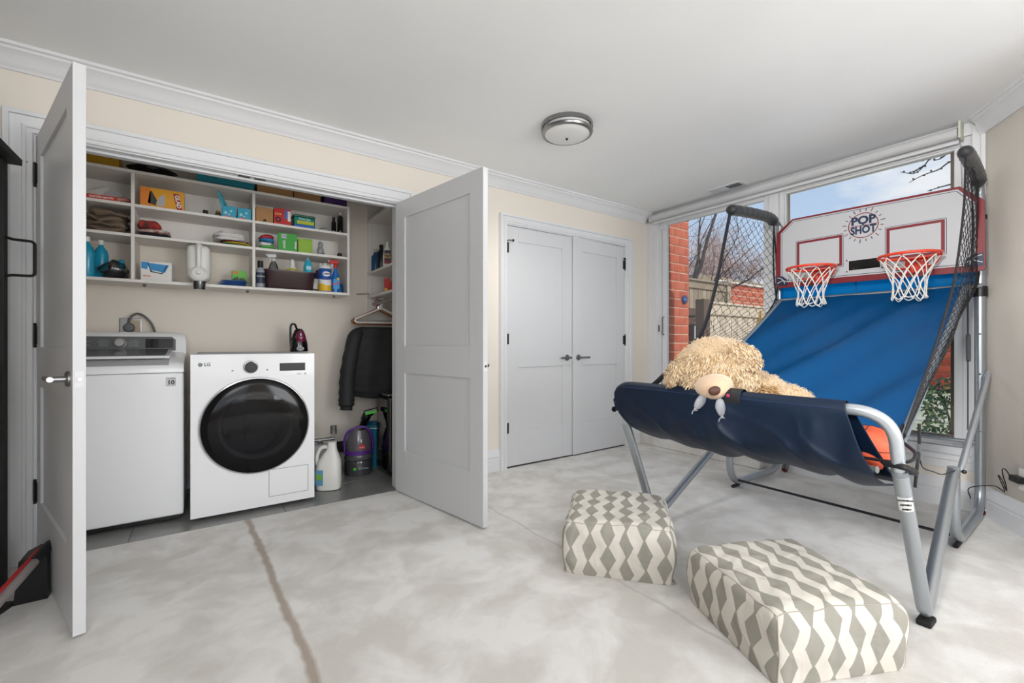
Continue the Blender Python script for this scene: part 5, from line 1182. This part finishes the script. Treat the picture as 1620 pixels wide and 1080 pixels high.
# front flap draped over the hoop bar
prof = [(.30, .505), (.16, .60), (.07, .735), (.036, .800), (.012, .832), (-.012, .834), (-.030, .818), (-.036, .790), (-.034, .745), (-.030, .700), (-.022, .655), (-.008, .622), (.022, .592), (.070, .560), (.140, .530), (.22, .508), (.30, .500)]
pr = catmull([(a, 0, b) for a, b in prof], 3)
def flapf(u, v):
    Y = 1.675 - 1.135 * u; i = v * (len(pr) - 1); i0 = min(int(i), len(pr) - 2); p = pr[i0].lerp(pr[i0 + 1], i - i0)
    x, z = p.x, p.z; dn = max(0, min(1, (.79 - z) / .25)); front = 1 if x < .06 or v > .7 else 0
    w = 0
    for yc, a_, wd, sl in ((1.04, .020, .05, .15), (.71, .016, .035, -.1), (.60, -.014, .05, .2), (1.30, -.010, .09, .4), (1.50, .010, .05, .5), (.88, -.010, .10, .2)):
        w += a_ * math.exp(-((Y - yc - sl * (.79 - z)) / wd) ** 2)
    w += .004 * sin(Y * 34 + z * 30) + .010 * mnoise.noise(V((Y * 6, z * 6, 1)))
    rg_ = 1 - abs(mnoise.noise(V((Y * 5 + (.8 - z) * 5, (.8 - z) * 4 - Y * 1.5, 4)))) * 2.4; w += .014 * max(0, rg_) ** 3
    if v > .35: x -= w * dn * 2.2; z += (w * 1.5 - .010 * sin(Y * 11 + 1)) * dn ** 2 - .012 * dn ** 2 * sin(pi * min(1, max(0, (1.62 - Y) / 1.0)))
    # rounded left end and slanting right end
    e = max(0, (Y - 1.585) / .09)
    if e > 0:
        k_ = math.sqrt(max(0, 1 - min(1, e) ** 2)); k_ = .18 + .82 * k_
        x = .0 + x * (k_ if x > 0 else 1); z = .745 + (z - .745) * k_ if z < .745 else .745 + (z - .745) * (.35 + .65 * k_)
    if u > .9: Y += (.06 * (z - .60) / .2 if z > .60 else 0) * (u - .9) / .1
    return V((1.90 + x, Y, z))
q = MB(); q.grid(flapf, 130, len(pr) - 1, flap_m); FL = gb_(q, 'front_flap', solid=.0018, ang=80)
q = MB(); q.tube([flapf(u / 40, .40) + V((-.002, 0, 0)) for u in range(2, 39)], .0015, C('flap_seam', (18, 44, 84)), 4); gb_(q, 'flap_seam', FL)
q = MB(); q.lathe([(.040, -.032), (.0445, -.03), (.0445, .03), (.040, .032)], (1.902, 1.012, .803), black_st, 22, Matrix.Rotation(R(90), 3, 'X')); VS = gb_(q, 'hook_strap')
q = MB(); q.box(1.852, 1.8575, 1.018, 1.030, .812, .824, C('strap_print', (190, 60, 110))); gb_(q, 'strap_print', VS)
q = MB(); q.tube(smooth_path([(1.97, .52, .62), (1.935, .452, .625), (1.99, .44, .60), (2.03, .50, .60)], .02), .011, black_st, 8, flat=1); q.tube(catmull([(2.00, .60, .62), (1.96, .47, .635), (2.02, .45, .66), (2.30, .56, .66), (2.42, .58, .70)], 6), .006, black_st, 6); gb_(q, 'tie_strap')
q = MB(); q.tube([(2.0, .55, .585), (2.05, .80, .56)], .013, steel_m, 10); gb_(q, 'tray_rod')
q = MB(); q.obox((2.50, .545, .58), (.02, .012, .07), gray_pl, None, .003); q.tube(catmull([(2.50, .545, .70), (2.50, .545, .60), (2.46, .545, .50), (2.44, .545, .44)], 5), .006, black_st, 6); gb_(q, 'strap_buckle')
q = MB(); q.tube(catmull([(2.50, .545, .56), (2.58, .55, .50), (2.72, .545, .46), (2.86, .54, .425), (3.0, .53, .42), (3.10, .53, .415)], 8), .0028, black_pl, 6); gb_(q, 'sensor_cable')

# backboard
BX = 3.700
BB = None
def bprism(poly, x, th, m, name, par):
    q = MB(); q.prism([(-p[0], p[1]) for p in poly], (x, 0, 0), (0, -1, 0), (0, 0, 1), (-1, 0, 0), th, m); return gb_(q, name, par)
def rounded(y0, y1, z0, z1, r, n=5):
    out = []
    for cy, cz_, a0 in ((y1 - r, z1 - r, 0), (y0 + r, z1 - r, 90), (y0 + r, z0 + r, 180), (y1 - r, z0 + r, 270)):
        out += [(cy + r * cos(R(a0 + 90 * i / n)), cz_ + r * sin(R(a0 + 90 * i / n))) for i in range(n + 1)]
    return out
out = [(1.65, 1.500), (1.635, 1.480), (1.62, 1.475), (.545, 1.462), (.522, 1.468), (.517, 1.49), (.520, 1.868), (.621, 1.975), (1.530, 1.991), (1.640, 1.905)]
BB = bprism(out, BX, .020, maroon_m, 'backboard', G)
L1 = [(1.612, 1.516), (.553, 1.500), (.555, 1.860), (.630, 1.960), (1.524, 1.979), (1.612, 1.896)]
def inset(poly, d):
    c = V((sum(p[0] for p in poly) / len(poly), sum(p[1] for p in poly) / len(poly))); n = len(poly); o_ = []
    for i in range(n):
        a, b, e_ = V(poly[i - 1]), V(poly[i]), V(poly[(i + 1) % n]); d1 = (b - a).normalized(); d2 = (e_ - b).normalized()
        n1 = V((-d1.y, d1.x)); n2 = V((-d2.y, d2.x))
        if n1.dot(c - b) < 0: n1 = -n1
        if n2.dot(c - b) < 0: n2 = -n2
        m_ = (n1 + n2).normalized(); o_.append(tuple(b + m_ * (d / max(.3, m_.dot(n1)))))
    return o_
x = BX - .020
bprism(L1, x, .0006, board_m, 'white_face', BB); bprism(inset(L1, .008), x - .0006, .0005, navy_m, 'pinstripe', BB); bprism(inset(L1, .0115), x - .0011, .0005, board_m, 'white_field', BB)
x -= .0016
for (y0, y1, z0, z1) in ((1.205, 1.501, 1.586, 1.812), (.681, .968, 1.586, 1.801)):
    bprism(rounded(y0 - .004, y1 + .004, z0 - .004, z1 + .004, .008), x, .0005, navy_m, 'target_outline', BB)
    bprism(rounded(y0 - .001, y1 + .001, z0 - .001, z1 + .001, .006), x - .0005, .0004, board_m, 'target_gap', BB)
    bprism(rounded(y0 + .004, y1 - .004, z0 + .004, z1 - .004, .003), x - .0009, .0005, maroon_m, 'target_square', BB)
    bprism(rounded(y0 + .021, y1 - .021, z0 + .021, z1 - .021, .001), x - .0014, .0005, board_m, 'target_field', BB)
bprism(rounded(.994, 1.173, 1.546, 1.618, .003), x, .0008, wht, 'display_rim', BB); bprism(rounded(.997, 1.170, 1.549, 1.615, .001), x - .0008, .0010, black_gl, 'score_display', BB)
for y, z in ((1.182, 1.62), (1.182, 1.543), (.985, 1.545), (.985, 1.62), (1.584, 1.535), (1.556, 1.532), (.565, 1.85), (.572, 1.50)):
    q = MB(); q.lathe([(0, 0), (.005, 0), (0, .002)], (x - .0004, y, z), black_pl if y > .6 else chrome_m, 8, Matrix.Rotation(R(-90), 3, 'Y')); gb_(q, 'screw', BB)
# emblem
LY, LZ = 1.089, 1.847
def ring(y, z, r0, r1, m, name, xo=0, n=56):
    q = MB(); k = q.mi(m); a = [q.bm.verts.new((x - xo, y + r0 * cos(2 * pi * i / n), z + r0 * sin(2 * pi * i / n))) for i in range(n)]; b = [q.bm.verts.new((x - xo, y + r1 * cos(2 * pi * i / n), z + r1 * sin(2 * pi * i / n))) for i in range(n)]
    for i in range(n): q.face([a[i], a[(i + 1) % n], b[(i + 1) % n], b[i]], k)
    return gb_(q, name, BB)
ring(LY, LZ, .0795, .0850, maroon_m, 'emblem_ring', .0006)
bprism([(LY - .077, LZ - .002), (LY - .077, LZ + .002), (LY + .077, LZ + .002), (LY + .077, LZ - .002)], x, .0005, maroon_m, 'emblem_line', BB)
gx = V((x - .0006, 0, 0)) - G.location
for body_, sz, yy, zz, sx_, bo in (('POP', .074, LY, LZ + .033, 1.0, .0030), ('SHOT', .070, LY, LZ - .032, .78, .0028), ('A', .022, LY, LZ + .0035, 1, .0008)):
    text('lettering', body_, sz, V((gx.x, yy - G.location.y, zz - G.location.z)), (0, -1, 0), (0, 0, 1), navy_m, BB, .0004, sx_, bo)
for i in range(20):
    a = 2 * pi * (i + .5) / 20; r1 = .112 if i % 3 else .121; m_ = navy_m if i % 2 else maroon_m; q = MB()
    M_ = Matrix.Rotation(a, 3, 'X'); q.obox((x - .0004, LY + (.095 + r1) / 2 * cos(a), LZ + (.095 + r1) / 2 * sin(a)), (.0008, r1 - .095, .0048), m_, M_); gb_(q, 'emblem_ray', BB)
# corner badges
for sgn, yc in ((1, .545), (-1, 1.618)):
    q = MB(); q.prism([(-(yc - sgn * .022), 1.492), (-(yc + sgn * .060), 1.492), (-(yc + sgn * .052), 1.535), (-(yc + sgn * .02), 1.563), (-(yc - sgn * .022), 1.568)], (x + .0003, 0, 0), (0, -1, 0), (0, 0, 1), (-1, 0, 0), .0012, navy_m); gb_(q, 'corner_badge', BB)
    q = MB(); q.tube([(x - .0012, yc - sgn * .02 + sgn * .055 * cos(R(a)), 1.500 + .055 * sin(R(a))) for a in range(5, 88, 9)], .003, wht, 5); q.tube([(x - .0012, yc - sgn * .018, 1.512), (x - .0012, yc + sgn * .022, 1.530), (x - .0012, yc + sgn * .055, 1.518)], .0028, wht, 5); gb_(q, 'badge_curve', BB)

# hoops with nets
for hy, rz in ((.814, 0), (1.344, 0)):
    hc = V((3.520, hy, 1.578)); n = 48
    q = MB(); q.tube([hc + V((.145 * cos(2 * pi * i / n), .145 * sin(2 * pi * i / n), 0)) for i in range(n)], .0085, orange_m, 12, closed=True); HP = gb_(q, 'hoop')
    q = MB(); q.obox(hc + V((.157, 0, -.042)), (.004, .11, .09), orange_m, None, .006); q.prism([(.155, -.05), (.155, .05), (.10, .085), (.10, -.085)], hc + V((0, 0, -.006)), (1, 0, 0), (0, 1, 0), (0, 0, 1), .004, orange_m)
    q.prism([(.155, 0), (.155, -.08), (.11, -.01), (.11, 0)], hc + V((0, -.025, 0)), (1, 0, 0), (0, 0, 1), (0, 1, 0), .004, orange_m); q.prism([(.155, 0), (.155, -.08), (.11, -.01), (.11, 0)], hc + V((0, .021, 0)), (1, 0, 0), (0, 0, 1), (0, 1, 0), .004, orange_m); gb_(q, 'bracket', HP)
    q = MB(); q.tube(smooth_path([hc + V((.06, .128, -.01)), hc + V((.07, .110, -.052)), hc + V((.155, .04, -.065))], .03), .006, orange_m, 8); gb_(q, 'support_rod', HP); q = MB(); q.tube(smooth_path([hc + V((.06, -.128, -.01)), hc + V((.07, -.110, -.052)), hc + V((.155, -.04, -.065))], .03), .006, orange_m, 8); gb_(q, 'support_rod', HP)
    for yy, zz in ((.035, -.02), (-.035, -.02), (.035, -.07), (-.035, -.07)): q = MB(); q.sphere(hc + V((.153, yy, zz)), .006, chrome_m, 8); gb_(q, 'bolt', HP)
    q = MB(); NC = 10
    for i in range(NC):
        a = 2 * pi * i / NC; q.tube([hc + V((.145 * cos(a), .145 * sin(a), -.008)), hc + V((.140 * cos(a), .140 * sin(a), -.016))], .005, orange_m, 6)
    gb_(q, 'net_clip', HP)
    q = MB()
    def cord(t, a0, s_):
        r_ = .138 - .060 * min(1, t / .62) ** .8 + .006 * max(0, t - .75) * 4
        a = a0 + s_ * (2.0 * 2 * pi / NC) * t ** .9 * 1.0
        wob = mnoise.noise(V((a * 3, t * 3, hy * 7))) * .012 * t
        return hc + V(((r_ + wob) * cos(a), (r_ + wob) * sin(a), -.014 - .245 * t))
    for i in range(NC):
        for s_ in (-1, 1): q.tube([cord(j / 12, 2 * pi * i / NC, s_) for j in range(13)], .0030, cord_m, 6)
    for i in range(NC):
        a0 = 2 * pi * (i + .4) / NC; q.tube([hc + V((.082 * cos(a0 + d_), .082 * sin(a0 + d_), -.252 - .014 * sin(pi * (d_ + .26) / .52) * (1 + .6 * sin(i * 2.3)))) for d_ in [-.26 + .52 * j / 8 for j in range(9)]], .0032, cord_m, 6)
    tag(gb_(q, 'net', HP), kind='stuff')

# padded arms, straps and side nets
padm = mat('pad_black', (38, 40, 44), .5, bump=(25, .5, .01), sheen=.2)
def padarm(pts, r, side, cover_from=1):
    q = MB(); cc = catmull(pts, 8); n = len(cc)
    q.tube(cc, [r * (.55 + .45 * min(1, i / 3, (n - 1 - i) / 2 + .3)) * (1 + .05 * sin(i * 2.1)) for i in range(n)], padm, 16); return gb_(q, 'arm_pad', ang=80)
q = MB(); q.tube(catmull([(3.83, .56, 1.90), (3.83, .56, 1.96), (3.79, .558, 2.02), (3.70, .555, 2.05), (3.30, .53, 2.045)], 6), .020, steel_m, 12); gb_(q, 'arm')
q = MB(); q.tube(catmull([(3.83, 1.685, 1.94), (3.825, 1.69, 2.0), (3.77, 1.70, 2.035), (3.65, 1.705, 2.05), (3.16, 1.72, 2.02)], 6), .020, steel_m, 12); gb_(q, 'arm')
padarm([(3.80, .558, 1.985), (3.74, .556, 2.03), (3.60, .55, 2.045), (3.45, .54, 2.045), (3.24, .53, 2.045)], .034, 0)
padarm([(3.79, 1.70, 2.01), (3.70, 1.705, 2.045), (3.55, 1.71, 2.045), (3.35, 1.715, 2.035), (3.13, 1.72, 2.015)], .040, 1)
q = MB(); q.lathe([(.026, -.012), (.030, -.012), (.030, .012), (.026, .012)], (3.83, .56, 1.80), black_st, 16); gb_(q, 'wrap_band')
def curve_at(cc, t):
    f = t * (len(cc) - 1); i = min(int(f), len(cc) - 2); return cc[i].lerp(cc[i + 1], f - i)
def side_net(A, B, nl, slope, nacross, sag, seed):
    a_, b_ = catmull(A, 10), catmull(B, 10)
    def Sx(u, v):
        p = curve_at(a_, v).lerp(curve_at(b_, v), u); d = mnoise.noise_vector(p * 2.2 + V((seed, 0, 0))) * .03 * sin(pi * min(1, max(0, u)))
        p = p + d; p.y += sag * sin(pi * u) * sin(pi * v); return p
    q = MB()
    for s_ in (-1, 1):
        for i in range(-int(slope * nl) - 1, nl + int(slope * nl) + 2):
            pts = []
            for j in range(nacross * 2 + 1):
                u = j / (nacross * 2); v = (i + .5) / nl + s_ * slope * (u - .5) + .0035 * (1 if j % 2 else -1)
                if 0 <= v <= 1: pts.append(Sx(u, v))
            if len(pts) > 1: q.tube(pts, .0018, black_st, 3, cap=False)
    tag(gb_(q, 'side_net'), kind='stuff')
    q = MB(); q.tube(a_, .012 if seed == 1 else .018, black_st, 8, flat=.4); gb_(q, 'net_strap')
    q = MB(); q.tube(b_, .006, black_st, 6); gb_(q, 'net_cord')
RA = [(3.27, .53, 2.01), (3.24, .532, 1.75), (3.17, .55, 1.41), (2.98, .555, 1.18), (2.77, .56, .98), (2.56, .565, .80), (2.36, .56, .665)]
RB = [(3.72, .56, 2.0), (3.76, .555, 1.75), (3.76, .56, 1.42), (3.50, .585, 1.215), (3.20, .59, 1.035), (2.85, .60, .825), (2.45, .60, .585)]
side_net(RA, RB, 34, .25, 10, -.03, 1)
LA = [(3.14, 1.72, 1.985), (3.04, 1.715, 1.72), (2.93, 1.71, 1.43), (2.75, 1.70, 1.12), (2.50, 1.70, .95), (2.24, 1.69, .80), (2.05, 1.66, .76)]
LB = [(3.74, 1.69, 2.0), (3.77, 1.685, 1.70), (3.77, 1.685, 1.42), (3.50, 1.67, 1.215), (3.20, 1.67, 1.035), (2.80, 1.67, .80), (2.35, 1.665, .56)]
side_net(LA, LB, 25, .30, 12, .03, 2)
q = MB(); q.tube(catmull([(3.72, 1.68, 1.97), (3.70, 1.675, 1.75), (3.68, 1.66, 1.55), (3.71, 1.655, 1.38)], 6), .010, black_st, 8, flat=.5); gb_(q, 'net_strap')
q = MB(); q.tube(catmull([(3.70, .575, 2.0), (3.66, .565, 1.75), (3.64, .565, 1.52), (3.70, .575, 1.38)], 6), .008, black_st, 8, flat=.5); gb_(q, 'net_strap')
q = MB(); q.tube(catmull([(2.04, 1.665, .76), (1.98, 1.665, .74), (1.93, 1.66, .70)], 4), .008, black_st, 6); gb_(q, 'net_strap')

# balls in the tray
ballm = mat('ball_orange', (222, 92, 58), .5, bump=(180, .4, .002))
t = thing('basketball', 'orange mini basketball at the right end of the ball tray', 'ball', (2.115, .605, .64))
q = MB(); q.sphere((0, 0, 0), .085, ballm, 32); q.build('ball_shell', t)
q = MB()
for M_ in (Matrix.Identity(3), Matrix.Rotation(R(90), 3, 'X'), Matrix.Rotation(R(90), 3, 'Y')):
    q.tube([M_ @ V((.0852 * cos(2 * pi * i / 40), .0852 * sin(2 * pi * i / 40), 0)) for i in range(40)], .0014, blk, 5, closed=True)
q.build('seam_lines', t)

# ================================================================== TEDDY BEAR
fur_l = mat('fur_cream', (200, 172, 134), .9, sheen=.5, bump=(180, .5, .004)); fur_s = mat('fur_plush', (210, 180, 150), .85, sheen=.5, bump=(300, .5, .002)); fur_d = mat('fur_tan', (190, 158, 116), .9, sheen=.3)
BR = thing('teddy_bear', 'big cream plush teddy bear slumped over the front bar of the game', 'teddy bear', (2.2, 1.17, .53))
rtv = V((.819, -.574, 0)); fwv = V((.574, .819, 0)); zz_ = V((0, 0, 1)); tocam = V((-.86, -.51, .0)).normalized()
Hc = V((2.075, 1.225, .905))
Mh = Matrix((rtv, fwv, zz_)).transposed()
q = MB()
q.sphere(Hc, (.186, .165, .150), fur_l, 32, Mh)
q.sphere(Hc + rtv * .02 + zz_ * .035 + fwv * .02, (.165, .16, .135), fur_l, 32, Mh)
q.sphere(Hc - zz_ * .065 - rtv * .06 - fwv * .05, (.105, .10, .075), fur_l, 24, Mh); q.sphere(Hc - zz_ * .05 + rtv * .07 - fwv * .06, (.10, .10, .08), fur_l, 24, Mh)
q.sphere((2.30, 1.14, .715), (.20, .20, .185), fur_l, 32); q.sphere((2.26, 1.20, .80), (.15, .16, .14), fur_l, 28)
q.sphere((2.36, 1.00, .70), (.13, .13, .14), fur_l, 24); q.sphere((2.14, 1.02, .745), (.10, .08, .075), fur_l, 24)
tmp = q.build('tmp_body'); md = tmp.modifiers.new('r', 'REMESH'); md.mode = 'VOXEL'; md.voxel_size = .011
md = tmp.modifiers.new('s', 'SMOOTH'); md.iterations = 6; md.factor = .6
bpy.context.view_layer.update()
me = bpy.data.meshes.new_from_object(tmp.evaluated_get(bpy.context.evaluated_depsgraph_get())); bpy.data.objects.remove(tmp)
for v in me.vertices: v.co += mnoise.noise_vector(v.co * 34) * .0035; v.co -= BR.location
me.materials.clear(); me.materials.append(fur_l); me.name = 'body'; me.polygons.foreach_set('use_smooth', [True] * len(me.polygons))
bd = bpy.data.objects.new('body', me); COL.objects.link(bd); bd.parent = BR
def br_(q, name, par=None, **k):
    o = q.build(name, par or BR, loc=BR.location, **k); o.location = (0, 0, 0); return o
Mc = V((1.908, 1.120, .848)); Mm = Matrix((rtv, fwv, zz_)).transposed() @ Matrix.Rotation(R(-12), 3, 'Y')
q = MB(); q.sphere(Mc, (.080, .088, .056), fur_s, 30, Mm); q.sphere(Mc - fwv * .03 - zz_ * .012, (.060, .062, .046), fur_s, 26, Mm); MZ = br_(q, 'muzzle')
q = MB(); q.sphere(Mc - fwv * .082 - rtv * .034 - zz_ * .012, (.028, .014, .020), mat('nose_brown', (78, 46, 36), .55, bump=(120, .3, .002)), 20, Mm); br_(q, 'nose', MZ)
q = MB(); q.tube(catmull([Mc - fwv * .088 + rtv * .010 - zz_ * .012, Mc - fwv * .086 + rtv * .022 - zz_ * .020, Mc - fwv * .074 + rtv * .040 - zz_ * .016], 4), .0012, C('stitch', (120, 84, 60)), 5); br_(q, 'mouth_stitch', MZ)
def ear(c, r, M, name='ear'):
    q = MB(); q.sphere(c, r, fur_l, 24, M)
    for v in q.bm.verts: v.co += mnoise.noise_vector(v.co * 40) * .006
    return br_(q, name)
E1c = Hc - rtv * .200 - zz_ * .005 - fwv * .03; E1M = Mh @ Matrix.Rotation(R(25), 3, 'Y')
ear(E1c, (.030, .05, .062), E1M)
E2c = Hc + rtv * .066 - fwv * .160 + zz_ * .076; E2M = Mh @ Matrix.Rotation(R(35), 3, 'Y') @ Matrix.Rotation(R(30), 3, 'X')
ear(E2c, (.088, .030, .050), E2M)
# fur: tufts over the mesh
def tufts(name, src, n, cond, ln, wd, m, flow, seed, curl=.5, lift=.5):
    rnd = random.Random(seed); q = MB(); ks = [q.mi(x) for x in m]; polys = [p for p in src.polygons if cond(p.center + BR.location, p.normal)]
    if not polys: return
    for _ in range(n):
        p = rnd.choice(polys); c = p.center + BR.location; nrm = p.normal.copy(); c = c + V([rnd.uniform(-.006, .006) for _ in range(3)])
        f = flow(c, nrm); f = (f - nrm * f.dot(nrm)); f = f.normalized() if f.length > 1e-4 else nrm.orthogonal().normalized()
        f = (f + V([rnd.uniform(-curl, curl) for _ in range(3)])).normalized(); s_ = nrm.cross(f).normalized(); L_ = ln * rnd.uniform(.6, 1.3); w_ = wd * rnd.uniform(.6, 1.2)
        tw = rnd.uniform(-1, 1) * curl; k = rnd.choice(ks); row = None
        for j in range(4):
            t_ = j / 3; pp = c + nrm * (lift * L_ * sin(pi * min(1, t_ * 1.05)) * .8 - .002) + f * (L_ * t_) + s_ * (tw * L_ * .45 * sin(2.4 * t_)); ww = w_ * (1 - t_ ** 2 * .9)
            nr = (q.bm.verts.new(pp - s_ * ww), q.bm.verts.new(pp + nrm * ww * .6), q.bm.verts.new(pp + s_ * ww))
            if row: q.face([row[0], row[1], nr[1], nr[0]], k); q.face([row[1], row[2], nr[2], nr[1]], k)
            row = nr
    tag(br_(q, name), kind='stuff')
ftan = mat('fur_tuft_tan', (182, 150, 108), .9, sheen=.3); fcr = mat('fur_tuft_cream', (212, 186, 150), .9, sheen=.3); fwh = mat('fur_tuft_pale', (226, 206, 176), .9, sheen=.3)
inface = lambda c, n: (c - Hc).length < .24 and (c - Hc).dot(-fwv) > -.02 and n.dot(-fwv) > .05 and (c - Hc).dot(zz_) > -.075 and (c - Hc).dot(rtv) < .15 and (c - Hc).dot(zz_) < .085 - .25 * max(0, (c - Hc).dot(rtv))
tufts('face_fur', me, 6500, inface, .034, .0034, [ftan, fcr, fcr, fwh], lambda c, n: V((0, 0, -1)) + rtv * (c - Hc).dot(rtv) * 2, 1, .55, .45)
tufts('short_fur', me, 14000, lambda c, n: True, .013, .0022, [fcr, fwh], lambda c, n: V((.3, -.3, -1)), 2, .5, .7)
tufts('chest_fur', me, 900, lambda c, n: (c - V((2.13, 1.0, .77))).length < .10 and n.z > -.2, .034, .0036, [ftan, mat('fur_tuft_brown', (170, 132, 84), .9)], lambda c, n: V((.3, -1, -.4)), 3, .8, .5)
# ear fringe
for c, M_, r_, sd_ in ((E1c, E1M, (.030, .05, .062), 5), (E2c, E2M, (.088, .030, .050), 6)):
    q = MB(); q.sphere(c, r_, fur_l, 20, M_); tmp = q.build('tmp_ear', BR, loc=BR.location); tmp.location = (0, 0, 0); me2 = tmp.data
    tufts('ear_fur', me2, 1300, lambda c_, n_: n_.dot(-fwv) > -.3, .024, .0028, [fcr, fwh, ftan], lambda c_, n_: V((0, 0, -1)) + rtv * .4, sd_, .5, .5); bpy.data.objects.remove(tmp)
# translucent paw tags below the muzzle
frostp = mat('frosted_bag', (176, 180, 186), .35, alpha=.62)
for i, (c, tilt) in enumerate((((1.848, 1.150, .778), 35), ((1.845, 1.052, .765), -8))):
    q = MB(); Mtg = Mh @ Matrix.Rotation(R(tilt), 3, 'Y'); q.sphere(c, (.022, .012, .040), frostp, 20, Mtg)
    for v in q.bm.verts: v.co += mnoise.noise_vector(v.co * 40) * .003
    e_ = V(c) - (Mtg @ V((0, 0, 1))) * .042; q.sphere(e_, (.008, .006, .008), frostp, 10); q.tube([e_, e_ + V((-.002, .010, -.010)), e_ + V((-.002, .014, -.022))], .003, frostp, 5); q.tube([e_, e_ + V((0, -.012, -.004))], .003, frostp, 5); br_(q, 'clear_tag')

# ================================================================== POWER ADAPTER
t_ = thing('power_adapter', 'black plug-in power adapter and cord on the right wall', 'adapter', (3.66, .40, .30))
nw = V((-.57, .82, 0)).normalized(); tg = V((-.82, -.57, 0)).normalized(); oc = V((3.640, .370, .305)); Mw = Matrix((tg, nw, zz_)).transposed()
q = MB(); q.obox(oc + nw * .022, (.075, .04, .034), black_pl, Mw, .005); tb(q, 'adapter_body')
q = MB(); q.tube(catmull([oc + nw * .03 - tg * .037, oc + nw * .04 - tg * .060 + zz_ * .035, oc + nw * .04 - tg * .085 + zz_ * .03, oc + nw * .04 - tg * .08 - zz_ * .005, oc + nw * .05 - tg * .04 - zz_ * .04, oc + nw * .05 - tg * .035 - zz_ * .075, oc + nw * .05 - tg * .065 - zz_ * .03, oc + nw * .05 - tg * .10 - zz_ * .01, oc + nw * .05 - tg * .05 - zz_ * .085, oc + nw * .06 - tg * .12 - zz_ * .075, V((3.80, .60, .17)), V((3.83, .60, .10))], 7), .0028, black_pl, 6); tb(q, 'cord')
t_ = thing('wall_outlet', 'white outlet plate on the right wall behind the adapter', 'outlet', (3.62, .36, .30))
q = MB(); q.obox(oc + tg * .015 + nw * .0035, (.075, .006, .118), white_pl, Mw, .002); tb(q, 'plate'); q = MB(); q.obox(oc + tg * .015 + nw * .008, (.034, .003, .03), wht, Mw, .001); tb(q, 'receptacle')
